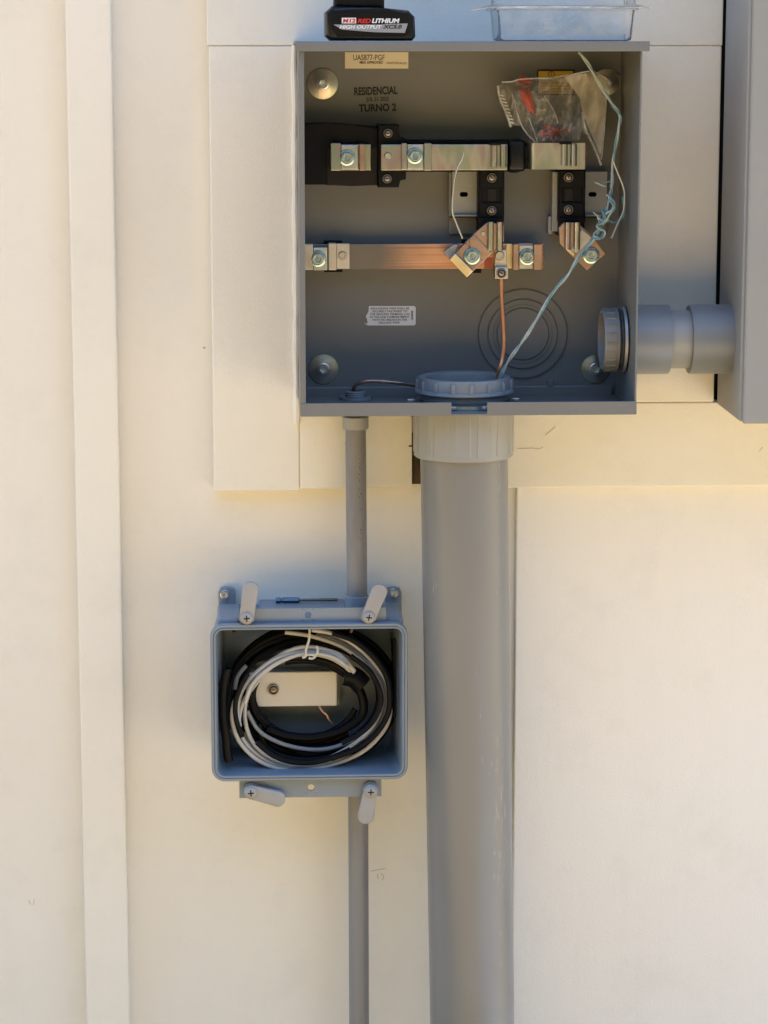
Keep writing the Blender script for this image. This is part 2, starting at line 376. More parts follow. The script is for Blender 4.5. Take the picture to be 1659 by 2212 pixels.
# siding: left panel, the panel behind the boxes, the lower right panel set a little proud
board('siding_panel', -9, (xb0+xb1)/2, 0, 3.1, 0, WALL, bev=.0008)
board('siding_panel', (xb0+xb1)/2+.002, X(1556, 0, 430)-.012, 0, 3.1, -.0004, WALL, bev=.0008)
board('siding_panel', X(1556,0,430)+.01, XE, ztr+.004, 3.1, 0, WALL, bev=.0008)
board('siding_panel', xrp, XE, 0, zbr-.0003, -.0065, WALL2, yb=-.0008, bev=.0015)
board('batten', xb0, xb1, 0, 3.1, -.019, TRIM, yb=-.0006, bev=.002)
board('batten', xb0-.42, xb0-.375, 0, 3.1, -.019, TRIM, yb=-.0006, bev=.002)
board('trim_board', xt0-.0015, X(1562, -.019, 40), zt-.0002, 2.35, -.0193, TRIMH, yb=-.0008)
board('trim_board', xt0, xt1, zb_, zt-.0006, -.019, TRIM, yb=-.0008, bev=.0015)
board('trim_board', xt1+.0001, xg0, zb_+.002, Z(840,-.019), -.0185, TRIMH, yb=-.0008, bev=.0015)
board('trim_board', xg1+.012, XE-.001, zbr, ztr, -.0193, TRIMH, yb=-.0006, bev=.0015)
board('trim_board', xr0-.04, xr1, ztr+.0001, zt-.0004, -.0188, TRIM, yb=-.0008, bev=.0015)
bm = bmesh.new(); add_box(bm, xg0+.0008, xg1+.011, -.006, -.0008, zb_+.004, Z(940,-.019)); o = obj('bare_wood', bm, WOOD, wall)
# the dark slit in the board beside the big conduit, and the nicks
bm = bmesh.new()
for (a, b, c, d) in ((883,890,962,965),): 
    x0, x1, za, zc = rect(a, b, c, d, -.0189); add_box(bm, x0, x1, -.0189, -.0184, za, zc)
obj('saw_cut', bm, HOLE, wall)
bm = bmesh.new()
for (pts, y) in (([(800,1882),(812,1880),(822,1878),(832,1876)], -.0006), ([(815,1888),(817,1899)], -.0006), ([(822,1886),(829,1893),(826,1902)], -.0006),
                 ([(745,960),(750,944),(755,930)], -.0186), ([(1118,969),(1150,968),(1165,970),(1173,966)], -.0196), ([(1178,940),(1188,932),(1200,922)], -.0196),
                 ([(1640,975),(1648,966)], -.0196), ([(62,1944),(66,1954)], -.0001), ([(74,1943),(72,1955)], -.0001)):
    add_tube(bm, [at(u, v, y) for u, v in pts], .00024, 5)
obj('pencil_mark', bm, PENC, wall)

# unseen leafy screen added opposite the wall to block low sky light
random.seed(3)
bm = bmesh.new(); bmesh.ops.create_grid(bm, x_segments=120, y_segments=40, size=1)
for v in bm.verts:
    x, z = v.co.x*14, (v.co.y+1)*2.6; d = noise.noise(Vector((x*1.3, z*1.3, 0)))*.35+noise.noise(Vector((x*5, z*5, 3)))*.12
    v.co = Vector((x, -5.9+d-z*.12, z))
bmesh.ops.solidify(bm, geom=bm.faces[:], thickness=.8)
for k in range(12000):
    x, z = random.uniform(-9, 9), random.uniform(.05, 5.3); y = -5.65+random.uniform(-.25,.25)-z*.12; a = Vector((random.uniform(-1,1), random.uniform(-1,1), random.uniform(-1,1)))*.05; b = Vector((random.uniform(-1,1), random.uniform(-1,1), random.uniform(-1,1)))*.04
    c = Vector((x, y, z)); bm.faces.new([bm.verts.new(c+a), bm.verts.new(c+b), bm.verts.new(c-a), bm.verts.new(c-b)])
LEAF = mat('sky_blocker_leaves', (.05,.055,.032), .6, var=.4, vscale=12)
me = bpy.data.meshes.new('sky_blocker'); bm.to_mesh(me); bm.free(); me.materials.append(LEAF)
tag(link('sky_blocker', me), 'tall unseen leafy screen added opposite the wall to block low sky', 'sky_blocker')

bm = bmesh.new(); xq = X(647, -.155, 500)
add_tube(bm, [Vector((xq-.0022+random.uniform(-.0004,.0004), -.0215, z)) for z in [zb_+.07+k*(zt-zb_-.07)/30 for k in range(31)]], lambda t: .003+.0006*math.sin(t*37), 8)
obj('caulk_bead', bm, TRIM, wall, True)

# ================================================================== METER BOX
YB, YF = -.022, -.155
mb = thing('meter_box', 'open grey meter socket box with bare terminals and printed stamps inside, mounted on the wall', 'meter box', at(1010, 895, -.09))
xl, xr = X(647, YF, 500), X(1381, YF, 500)
zbt = Z(897, YF, 1010); ztp = Z(90, YF, 1010)
T = .0018
bm = bmesh.new(); add_box(bm, xl+.0005, xr-.0005, YB, YB+.0018, zbt+.0005, ztp-.002); back = obj('back_panel', bm, GREYIN, mb)
bm = bmesh.new(); add_box(bm, xl, xl+T, YF, YB+.002, zbt, ztp-.003, .0004); add_box(bm, xl+T-.0004, xl+.0052, YF, YF+T, zbt+.002, ztp-.009, .0004); obj('side_wall', bm, GREY, mb)
bm = bmesh.new(); add_box(bm, xr-T, xr, YF, YB+.002, zbt, ztp-.003, .0004); obj('side_wall', bm, GREYIN, mb)
# lid rim along the top
xa, xc2 = X(638, -.160, 100), X(1404, -.160, 100)
zl0, zl1 = Z(111, -.160, 1010), Z(89, -.160, 1010)
bm = bmesh.new(); add_box(bm, xa, xc2, -.160, YB+.004, zl1-.002, zl1, .0007)
add_box(bm, xa, xc2, -.1602, -.1580, zl0, zl1-.0005, .0008); obj('top_rim', bm, GREY, mb)
# floor and lip with the notch
bm = bmesh.new(); add_box(bm, xl+T, xr-T, YF+.001, YB, zbt, zbt+T, .0003); obj('bottom_plate', bm, GREYIN, mb)
zlp = Z(869, YF, 1010); n0, n1 = X(975, YF, 885), X(1052, YF, 885)
bm = bmesh.new(); add_box(bm, xl+.0005, n0, YF-.0009, YF+.0007, zbt-.0003, zlp, .0005); add_box(bm, n1, xr+.0003, YF-.0009, YF+.0007, zbt-.0003, zlp, .0005)
add_box(bm, n0-.001, n1+.001, YF-.0004, YF+.0007, zbt, Z(895, YF), .0002); obj('bottom_lip', bm, GREY, mb)
# ridge where the back panel is folded, and the knockout pad
bm = bmesh.new(); add_box(bm, xl+T, xr-T-.004, YB-.0035, YB-.0001, Z(862, YB), Z(834, YB), .0012); obj('back_fold', bm, GREYIN, mb)
bm = bmesh.new(); add_box(bm, X(1342,YB,500), X(1343.5,YB,500), YB-.002, YB-.0001, Z(830, YB), Z(116, YB)+.02, .0005); obj('corner_seam', bm, GREYIN, mb)
ubox('tab', 1183, 1196, 821, 834, YB-.0045, YB, GREYIN, mb)
# concentric knockout: raised discs with recessed joints between them
kc = at(1129, 721, YB)
ko = None
for k, (r, h) in enumerate(((.0455,.0011),(.0355,.0018),(.0265,.0024))):
    bm = bmesh.new(); rin = (.0362,.0272,.0)[k]
    if rin: add_lathe(bm, [(rin, h-.0001),(rin, h-.0008) ,(rin,-.0005),(r,-.0005),(r,h-.0006),(r-.0006,h)], org=(kc.x, YB, kc.z), axis='Y', seg=72, closed=True)
    else: add_lathe(bm, [(r,-.0005),(r,h-.0006),(r-.0006,h),(0,h)], org=(kc.x, YB, kc.z), axis='Y', seg=72)
    obj('knockout_ring' if rin else 'knockout', bm, GREYIN, mb, True, 40)
bm = bmesh.new()
for r in (.0458, .0358, .0268, .0302):
    add_lathe(bm, [(r-.00025,.0004),(r-.00025,.0026-(r-.0268)*.06),(r+.00025,.0026-(r-.0268)*.06),(r+.00025,.0004)], org=(kc.x, YB, kc.z), axis='Y', seg=80, closed=True)
obj('knockout_groove', bm, mat('groove_edge_paint', (.125,.12,.115), .6), mb, True)
# washers
for (u, v, s) in ((697,181,1.0),(699,797,.99),(1286,797,.95),(1311,180,.95)):
    wsh = put('washer', WASH_ME, u, v, YB-.0002, mb, s, random.random()*6)
    put('screw_head', SHEAD_ME, u, v, YB-.0034, wsh, 1.2, random.random())
# side embossed plate right of the bag (raised area of the back panel)
bm = bmesh.new(); add_prism(bm, pp([(1305,160),(1358,160),(1358,262),(1340,300),(1305,300)], YB-.002), YB-.002, YB, .001); obj('raised_pad', bm, GREYIN, mb)

# stickers and stamps
lab = ubox('type_label', 745, 882, 112.5, 148, YB-.0006, YB-.0001, LABELC, mb, .0001, 1)
text('lettering', 'UAS877-PGF', 763, 831, 118, 130, YB-.0007, INK, lab)
text('lettering', 'MEX APPROVED', 777, 827, 132, 138, YB-.0007, INK, lab, bold=.02)
text('lettering', 'ST6070103 Rev20', 835, 878, 134, 139, YB-.0007, INKF, lab)
text('stamp', 'RESIDENCIAL', 765, 859, 187, 205, YB-.0002, INK, mb, tilt=.03, bold=.035)
text('stamp', 'JUL 21 2025', 791, 840, 209, 221, YB-.0002, INK, mb, tilt=.02, bold=.02)
text('stamp', 'TURNO 2', 775, 856, 224, 241, YB-.0002, INK, mb, tilt=.03, bold=.035)
gl = bmesh.new(); add_prism(gl, pp([(797,661),(895,661),(898,664),(898,700),(895,703),(795,703),(786,698),(794,699),(793,690),(790,684),(792,680),(796,673)], YB-.0006), YB-.0006, YB-.0001)
gl = obj('grounding_label', gl, LABELW, mb)
for i, (s, a, b) in enumerate((('GROUNDING WIRE SHALL BE',800,884),('SECURELY FASTENED TO',804,880),('THE GROUND TERMINAL LUG',799,885),('IN THE LINE COMPARTMENT',799,884),('WITH NO BREAKS IN THE',804,879),('GROUND WIRE',818,863))):
    text('lettering', s, a, b, 664+i*6.15, 668.4+i*6.15, YB-.0007, INKF, gl, bold=.012)
text('lettering', '509482', 888, 892.5, 671, 691, YB-.0007, INKF, gl)

# yellow warning sticker
wl = ubox('warning_label', 1160, 1241, 150, 206, YB-.0005, YB-.0001, INK, mb, .0001, 1)
ubox('yellow_panel', 1163, 1238, 153.5, 168.5, YB-.0008, YB-.0005, YEL, wl, .0001, 1)
ubox('yellow_panel', 1163, 1238, 176, 202, YB-.0008, YB-.0005, YEL, wl, .0001, 1)
ubox('white_panel', 1163, 1238, 169, 175.5, YB-.0008, YB-.0005, PAPERW, wl, .0001, 1)
bm = bmesh.new(); c = at(1191, 161, YB-.0008)
add_lathe(bm, [(.0027,0),(.0027,.0003),(.0033,.0003),(.0033,0)], org=c, axis='Y', seg=20, closed=True); add_box(bm, c.x-.0003, c.x+.0003, c.y-.0003, c.y, c.z-.002, c.z+.002); obj('symbol', bm, INK, wl)
for i in range(4): text('lettering', ('RISK OF SHOCK','DO NOT OPEN','COVER WHILE','ENERGIZED')[i], 1170, 1231, 178+i*6, 182+i*6, YB-.0009, INK, wl)

# --- black line side block
blk = bmesh.new()
add_prism(blk, pp([(650,268),(700,266),(760,270),(818,276),(818,400),(760,402),(700,399),(650,399)], -.060), -.060, YB, .0015)
add_prism(blk, pp([(817,270),(862,270),(862,300),(877,300),(877,388),(862,388),(862,405),(817,405)], -.066), -.066, YB, .0012)
add_box(blk, *[X(875,-.058,330), X(1128,-.058,330)], -.058, YB, Z(371,-.058,1000), Z(304,-.058,1000), .001)
blk = obj('terminal_block', blk, BLACK, mb)
bm = bmesh.new(); add_lathe(bm, [(0,0),(.0155,0),(.0165,.001),(.0165,.011),(.0150,.013),(.0150,.016),(0,.016)], org=(X(1112,-.058,340), YB-.02, Z(337,-.045,1110)), axis='Y', seg=32)
x0, x1, za, zb2 = rect(1098, 1136, 302, 371, -.062); add_box(bm, x0, x1, -.062, YB, za, zb2, .004, 4); obj('insulator_end', bm, BLACKG, mb, True)
ubox('brown_insert', 706, 815, 320, 400, -.0606, -.058, BROWNB, blk, .0004)
for (u, v) in ((838,288),(836,386)): put('screw', RSCREW_ME, u, v, -.066, blk, 1.0)

def rib(u0, u1, v0, v1, yf, yb, m, parent): return ubox('rib', u0, u1, v0, v1, yf, yb, m, parent, .0009, 3)
def jaw(u, v0, v1, y, parent, m=IRI, gap=10, dark=True):
    """spring jaw: two rolled leaves standing on the strap"""
    for k in (-1, 1):
        bm = bmesh.new(); p = at(u+k*gap, (v0+v1)/2, y); za, zb2 = at(u, v1, y).z, at(u, v0, y).z; r = px(7, y)
        path = []
        for a in range(-20, 201, 20): path.append((p.x+k*0+r*math.cos(R(a)), p.y-.002-r*1.15*math.sin(R(a))))
        n = len(path); lo = [bm.verts.new((q[0], q[1], za)) for q in path]; hi = [bm.verts.new((q[0], q[1], zb2)) for q in path]
        t = .0011; lo2 = [bm.verts.new((p.x+(q[0]-p.x)*.8, q[1]+t, za)) for q in path]; hi2 = [bm.verts.new((p.x+(q[0]-p.x)*.8, q[1]+t, zb2)) for q in path]
        for i in range(n-1):
            bm.faces.new((lo[i], lo[i+1], hi[i+1], hi[i])); bm.faces.new((lo2[i], hi2[i], hi2[i+1], lo2[i+1]))
            bm.faces.new((lo[i], lo2[i], lo2[i+1], lo[i+1])); bm.faces.new((hi[i], hi[i+1], hi2[i+1], hi2[i]))
        obj('jaw_leaf', bm, m, parent, True, 40)
# lug 1
l1 = ubox('line_lug', 714, 801, 312, 368, -.064, -.060, IRI, mb)
rib(714, 736, 309, 369, -.072, -.0635, IRI, l1); rib(776, 789, 311, 369, -.071, -.0635, COPT, l1)
ubox('clamp_plate', 737, 774, 313, 366, -.068, -.0635, ZINC, l1); put('bolt', BOLT_ME, 748+1, 341, -.068, l1, .95)
# lug 2 with the long strap
l2 = ubox('line_strap', 823, 1096, 312, 368, -.0745, -.066, IRI, mb, .0007)
rib(867, 879, 309, 368, -.080, -.0741, IRI, l2); rib(916, 932, 309, 369, -.080, -.0741, IRI, l2)
ubox('clamp_plate', 880, 915, 312, 366, -.078, -.0741, ZINC, l2); put('bolt', BOLT_ME, 896, 337, -.078, l2, .95); put('rivet', RIV_ME, 838, 337, -.0745, l2, 1.0)
jaw(1077, 313, 360, -.0750, l2); ubox('spring_cap', 1058, 1082, 308, 314, -.082, -.0746, BLACK, l2)
# strap 3, curling back at its left end
bm = bmesh.new(); y = -.0745
x0, x1, za, zb2 = rect(1150, 1264, 309, 366, y); prof = []
for a in range(0, 91, 15): prof.append((x0+.006-.010*math.sin(R(a))*1.0, y+.012*(1-math.cos(R(a)))))
prof = [(x1, y), (x0+.02, y)] + prof + [(prof[-1][0], y+.035)]
inn = [(p[0], p[1]+.0022) if i < 3 else (p[0]+.0022, p[1]+.001) for i, p in enumerate(prof)]
a_ = [[bm.verts.new((p[0], p[1], z)) for p in L_] for z in (za, zb2) for L_ in (prof, inn)]
for i in range(len(prof)-1):
    for A_, B_ in ((0,2),(2,3),(3,1),(1,0)): bm.faces.new((a_[A_][i], a_[A_][i+1], a_[B_][i+1], a_[B_][i]))
for i in (0, len(prof)-1): bm.faces.new((a_[0][i], a_[2][i], a_[3][i], a_[1][i]))
l3 = obj('load_strap', bm, IRI, mb, True)
jaw(1229, 311, 358, -.0750, l3); ubox('spring_cap', 1210, 1235, 306, 312, -.082, -.0746, BLACK, l3)
ubox('support_leg', 1168, 1240, 312, 364, -.0720, -.06, BLACK, l3)

# --- jaw blocks and brackets
def jaw_block(u0, u1, vs, uc):
    b = bmesh.new(); x0, x1, za, zb2 = rect(u0, u1, 366, 480, -.060)
    add_box(b, x0, x1, -.058, YB, za, zb2, .001)
    add_box(b, x0+.0012, x1-.0012, -.0605, -.057, Z(404,-.06,1100), Z(368,-.06,1100), .0008)
    add_box(b, x0+.0012, x1-.0012, -.0605, -.057, Z(472,-.06,1100), Z(438,-.06,1100), .0008)
    for u in (u0+4, u1-4):
        xx = X(u, -.06, 420); add_box(b, xx-.0012, xx+.0012, -.0605, -.057, Z(439,-.06,1100), Z(403,-.06,1100), .0004)
    xx0, xx1, _, _ = rect(u0+2, u1-2, 470, 540, -.066)
    add_box(b, xx0, xx1, -.064, YB, Z(512,-.06,1100), Z(470,-.06,1100), .001)
    o = obj('jaw_block', b, BLACK, mb)
    ubox('block_window', uc-8, uc+10, 408, 434, -.0588, -.0575, BROWNB, o, .0004)
    for v in vs: put('screw', RSCREW_ME, uc, v, -.0605, o, 1.05, random.random()*3)
    return o
jaw_block(1034, 1090, (384, 455), 1062); jaw_block(1207, 1265, (383, 453), 1228)
def bracket(side, u0, u1, uh, ut0, ut1):
    b = bmesh.new(); x0, x1, za, zb2 = rect(u0, u1, 371, 464, -.036)
    hx, hz = at(uh, 420, -.036).x, at(uh, 420, -.036).z
    # plate with a slotted hole
    out = rr_loop(x0, x1, za, zb2, .001, 4); h = rr_loop(hx-.0042, hx+.0042, hz-.0024, hz+.0024, .0023, 4)
    rows = add_shell(b, [(h, -.0345), (h, -.036), (out, -.036), (out, -.0345)])
    n = len(out)
    for i in range(n): b.faces.new((rows[3][i], rows[3][(i+1) % n], rows[0][(i+1) % n], rows[0][i]))
    add_box(b, x0, x1, -.042, -.0347, za-.0014, za+.0004, .0004)
    add_box(b, x0, x0+.0016, -.0358, YB, za, zb2, .0003)
    o = obj('bracket', b, GALV, mb)
    ubox('bracket_foot', ut0, ut1, 469, 506, -.0265, YB, GREYIN, o, .001)
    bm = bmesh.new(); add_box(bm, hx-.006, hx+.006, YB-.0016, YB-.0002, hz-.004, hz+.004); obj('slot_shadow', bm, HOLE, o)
    return o
bracket(-1, 977, 1036, 1002, 969, 1036); bracket(1, 1264, 1311, 1280, 1262, 1311)
ubox('bracket_post', 1193, 1207, 371, 500, -.046, YB, GALV, mb, .0006); ubox('bracket_post', 1184, 1195, 467, 506, -.036, YB, GALV, mb, .001)
ubox('bracket_post', 969, 977, 371, 468, -.034, YB, GREYIN, mb, .001)

# --- diagonal load lugs
def plug(name, outline, y, yb, m, parent, bev=.0007):
    bm = bmesh.new(); add_prism(bm, pp(outline, y, z4), y, yb, bev); return obj(name, bm, m, parent)
LL = plug('load_lug', [(468,862),(590,868),(600,885),(603,1000),(572,1040),(530,1072),(425,1180),(215,1110),(330,1000),(370,945)], -.076, -.068, COPT, mb)
plug('lug_wing', [(335,985),(365,955),(510,1095),(480,1125),(400,1150),(345,1100)], -.0785, -.0762, COPT, LL)
plug('lug_wing', [(222,1100),(362,1240),(312,1286),(180,1147)], -.086, -.0762, BRASS, LL)
plug('lug_body', [(300,1020),(440,1160),(362,1240),(222,1100)], -.0775, -.0701, COPT, LL)
plug('lug_side', [(180,1147),(222,1100),(250,1030),(210,1030),(130,1085)], -.072, -.064, GALV, LL)
put('bolt', BOLT_ME, *z4(353,1122), -.0780, LL, 1.0)
jaw(z4(535,0)[0]-1, 511-32, 511+30, -.0765, LL); put('rivet', RIV_ME, *z4(440,948), -.0762, LL, .7)
RL = plug('load_lug', [(1065,862),(1172,860),(1280,960),(1395,1105),(1250,1236),(1105,1095),(1035,1020),(1030,900)], -.076, -.068, COPT, mb)
plug('lug_wing', [(1200,905),(1290,975),(1240,1030),(1160,1105),(1115,1075),(1180,1000)], -.0775, -.0762, TIN, RL)
plug('lug_side', [(1120,1070),(1160,1105),(1140,1120),(1080,1065),(1085,1040)], -.0785, -.072, BRASS, RL)
put('bolt', BOLT_ME, *z4(1277,1115), -.0764, RL, 1.0)
jaw(z4(1135,0)[0]-1, 511-31, 511+28, -.0765, RL)

# --- neutral bus bar
NB = -.045
def busmat():
    m = mat('copper_bus_bar', (.72,.62,.58), .32, 1, var=.02)
    n = m.node_tree; L = n.links; b = n.nodes['Principled BSDF']; tc = [x for x in n.nodes if x.type == 'TEX_COORD'][0]
    sx = n.nodes.new('ShaderNodeSeparateXYZ'); L.new(tc.outputs['Object'], sx.inputs[0])
    nz = n.nodes.new('ShaderNodeTexNoise'); nz.inputs['Scale'].default_value = 30; L.new(tc.outputs['Object'], nz.inputs['Vector'])
    ad = n.nodes.new('ShaderNodeMath'); ad.operation = 'MULTIPLY_ADD'; L.new(nz.outputs[0], ad.inputs[0]); ad.inputs[1].default_value = .03; L.new(sx.outputs[0], ad.inputs[2])
    mr = n.nodes.new('ShaderNodeMapRange'); mr.inputs[1].default_value = X(830, NB, 550)+.012; mr.inputs[2].default_value = X(930, NB, 550)+.012; L.new(ad.outputs[0], mr.inputs[0])
    mp = n.nodes.new('ShaderNodeMapping'); mp.inputs['Scale'].default_value = (2.5, 1, 520); L.new(tc.outputs['Object'], mp.inputs[0])
    n2 = n.nodes.new('ShaderNodeTexNoise'); n2.inputs['Scale'].default_value = 1.0; n2.inputs['Detail'].default_value = 4; L.new(mp.outputs[0], n2.inputs['Vector'])
    rp = n.nodes.new('ShaderNodeValToRGB'); rp.color_ramp.elements[0].position = .35; rp.color_ramp.elements[0].color = (.52,.27,.18,1); rp.color_ramp.elements[1].position = .65; rp.color_ramp.elements[1].color = (.84,.48,.35,1)
    L.new(n2.outputs[0], rp.inputs[0])
    mx = n.nodes.new('ShaderNodeMix'); mx.data_type = 'RGBA'; L.new(mr.outputs[0], mx.inputs[0]); mx.inputs[6].default_value = (.20,.18,.185,1); L.new(rp.outputs[0], mx.inputs[7])
    L.new(mx.outputs[2], b.inputs['Base Color'])
    return m
BUS = busmat()
bus = ubox('bus_bar', 650, 1174, 527, 581, NB, NB+.004, BUS, mb, .0005)
ubox('standoff', 1000, 1040, 520, 590, NB+.0041, YB, BLACK, mb); ubox('standoff', 700, 740, 522, 588, NB+.0041, YB, BLACK, mb)
rib(656, 676, 527, 584, -.058, NB-.0002, TIN, bus); rib(709, 727, 525, 584, -.055, NB-.0002, TIN, bus)
ubox('clamp_plate', 677, 707, 535, 584, -.054, NB-.0002, ZINC, bus); put('bolt', BOLT_ME, 686, 559, -.054, bus, 1.0)
ubox('tinned_plate', 727, 755, 526, 581, -.050, NB-.0002, TIN, bus); put('rivet', RIV_ME, 740, 552, -.050, bus, 1.15)
ubox('brass_plate', 1093, 1110, 527, 580, -.047, NB-.0002, BRASS, bus, .0005)
rib(1108, 1121, 527, 583, -.056, NB-.0002, COPT, bus); rib(1153, 1172, 527, 583, -.056, NB-.0002, COPT, bus)
ubox('clamp_plate', 1121, 1152, 530, 581, -.052, NB-.0002, TIN, bus); put('bolt', BOLT_ME, 1139, 555, -.052, bus, 1.0)
ubox('red_mark', 1046, 1064, 556, 580, NB-.0003, NB, mat('red_tinged_copper', (.42,.12,.08), .5, .3), bus, 0)
gl_ = ubox('ground_lug', 1069, 1095, 539, 578, -.064, NB-.0002, TIN, bus, .001); put('rivet', RIV_ME, 1079, 552, -.064, gl_, 1.3)
gl2 = ubox('ground_clamp', 1069, 1098, 577, 603, -.070, NB-.0002, TIN, bus, .001); put('screw', RSCREW_ME, 1083, 590, -.070, gl2, 1.05, .6)

# ================================================================== CONDUITS
CY = -.087
# large conduit
t = thing('large_conduit', 'thick grey plastic conduit running down from the bottom of the meter box', 'conduit', at(1019, 2212, CY))
pa, pb = at(1002, 960, CY), at(1021.5, 2300, CY); dv = (pb-pa).normalized(); pb2 = pa+dv*1.45; pt = pa-dv*.03
bm = bmesh.new(); A2 = (Vector((1,0,0)), Vector((0,1,0)), dv)
pr = px(96, CY)
add_lathe(bm, [(pr, -.03), (pr, .3), (pr, .8), (pr, 1.45)], org=pa, axis=A2, seg=72); obj('pipe', bm, PVC, t, True)
cz0 = Z(985, CY-.047, 1000); cc = at(1001, 950, CY); cr_ = px(108.5, CY)
bm = bmesh.new(); h0 = at(1001, 984, CY).z
zfl = zbt
add_lathe(bm, [(pr+.0004, h0+.0003),(cr_-.0012, h0),(cr_, h0+.0012),(cr_, h0+.012),(cr_+.0006, zfl-.004),(cr_+.0004, zfl-.0004),(pr-.004, zfl-.0004)], org=(cc.x, CY, 0), axis='Z', seg=72)
for k in range(14):     # shallow moulded flats
    a = 2*math.pi*(k+.3)/14
    p = Vector((cc.x+math.cos(a)*cr_, CY+math.sin(a)*cr_, 0)); s = Vector((-math.sin(a), math.cos(a), 0)); nrm = Vector((math.cos(a), math.sin(a), 0))
    q = [p+s*(.0085*i)+nrm*.0003*(1 if abs(i) < .9 else -2) for i in (-1,-.85,.85,1)]
    lo = [bm.verts.new(v+Vector((0,0,h0+.005))) for v in q]; hi = [bm.verts.new(v+Vector((0,0,zfl-.005))) for v in q]
    for i in range(3): bm.faces.new((lo[i], lo[i+1], hi[i+1], hi[i]))
    if k % 5 == 0:
        e0, e1 = p+s*.004-nrm*.0002, p+s*.006-nrm*.0002
obj('coupling', bm, PVCF, t, True, 30)
# threads and ring inside the box
rx = at(1003, 840, CY).x; zf = zbt+T
bm = bmesh.new(); pr_t = [(px(90,CY), zf-.003)]
for k in range(6): pr_t += [(px(96,CY), zf+.0006+k*.0042), (px(99.5,CY), zf+.0021+k*.0042), (px(96,CY), zf+.0036+k*.0042)]
add_lathe(bm, pr_t+[(px(90,CY), zf+.026),(px(86,CY),zf+.026),(px(86,CY),zf-.003)], org=(rx, CY, 0), axis='Z', seg=72); obj('thread', bm, DARKPVC, t, True, 60)
zr0, zr1 = zf+.0125, zf+.0285
ro = px(105, CY)
bm = bmesh.new(); add_lathe(bm, [(px(96,CY), zr0),(ro+.0012, zr0),(ro+.0018, zr0+.001),(ro+.0012, zr0+.003),(ro-.001, zr0+.0042),(ro-.0013, zr1-.003),(ro-.0024, zr1-.0008),(ro-.005, zr1),(ro-.0085, zr1-.0012),(ro-.0095, zr1-.003),(ro-.0095, zr0)], org=(rx, CY, 0), axis='Z', seg=96, closed=True)
for k in range(16):
    a = 2*math.pi*(k+.2)/16; c = Vector((rx+math.cos(a)*(ro-.001), CY+math.sin(a)*(ro-.001), 0))
    add_lathe(bm, [(0, zr0+.003),(.0026, zr0+.003),(.0026, zr1-.0045),(.0018, zr1-.003),(0, zr1-.003)], org=c, axis='Z', seg=12)
obj('bushing', bm, PVCB, t, True, 45)
bm = bmesh.new(); add_lathe(bm, [(px(99,CY), zf+.0005),(ro+.003, zf+.0005),(ro+.003, zf+.004),(px(99,CY), zf+.004)], org=(rx, CY, 0), axis='Z', seg=24, closed=True)
for k in range(9):
    a = 2*math.pi*k/9-1.9; c = Vector((rx+math.cos(a)*(ro+.004), CY+math.sin(a)*(ro+.004), 0)); add_box(bm, c.x-.005, c.x+.005, c.y-.003, c.y+.003, zf+.0008, zf+.0046, .0008)
obj('locknut', bm, ZINC, t, True, 30)
# small conduit, upper
SY = -.047
def smallpipe(label, u0, v0, u1, v1, extra):
    t = thing('small_conduit', label, 'conduit', at(u1, v1, SY), 'thin conduits'); 
    a, b = at(u0, v0, SY), at(u1, v1, SY); bm = bmesh.new(); add_tube(bm, [a, a.lerp(b,.5), b], px(22.6, SY), 36); obj('pipe', bm, PVCs, t, True)
    for (u, va, vb, r, ms) in extra:
        bm = bmesh.new(); q = at(u, (va+vb)/2, SY); za, zb2 = at(u, vb, SY).z, at(u, va, SY).z; rr = px(r, SY)
        add_lathe(bm, [(rr-.003, za),(rr-.0006, za),(rr, za+.0008),(rr+.0002, zb2-.0008),(rr-.0006, zb2),(rr-.003, zb2)], org=(q.x, SY, 0), axis='Z', seg=40); obj('coupling', bm, ms, t, True, 35)
    return t
PVCs = mat('grey_small_conduit_plastic', (.22,.21,.20), .45, var=.06, vscale=30, dirt=(.10,.085,.075), dscale=22, damt=.65, stretch=(1,1,.25))
ts = smallpipe('thin grey conduit joining the meter box to the junction box below', 768, 905, 771.5, 1312, [(768, 899, 926, 28.5, PVCF), (771, 1286, 1330, 26, JB)])
q = at(768, 880, SY); bm = bmesh.new(); prof = [(.0085, zf-.002)]
for k in range(4): prof += [(.0100, zf+.0005+k*.002), (.0107, zf+.0015+k*.002), (.0100, zf+.0025+k*.002)]
add_lathe(bm, prof+[(.0085, zf+.0088),(.007,zf+.0088),(.007,zf)], org=(q.x, SY, 0), axis='Z', seg=36)
add_lathe(bm, [(.011,zf+.0003),(.0165,zf+.0003),(.0165,zf+.003),(.011,zf+.003)], org=(q.x, SY, 0), axis='Z', seg=24, closed=True); obj('locknut', bm, PVCB, ts, True, 50)
bm = bmesh.new()
for k in range(26):
    v = 985+k*7.2+random.uniform(-2,2); u = 775+random.uniform(-3,4); a = at(u, v, SY-px(22.4,SY)*.985)
    add_tube(bm, [a+Vector((0,.0003,0)), a+Vector((random.uniform(-.0015,.0015),.0003,-random.uniform(.0006,.003)))], .00035, 5)
obj('print_marks', bm, INKF, ts)
smallpipe('thin grey conduit running down from under the junction box', 773.5, 1640, 776, 2300, [])

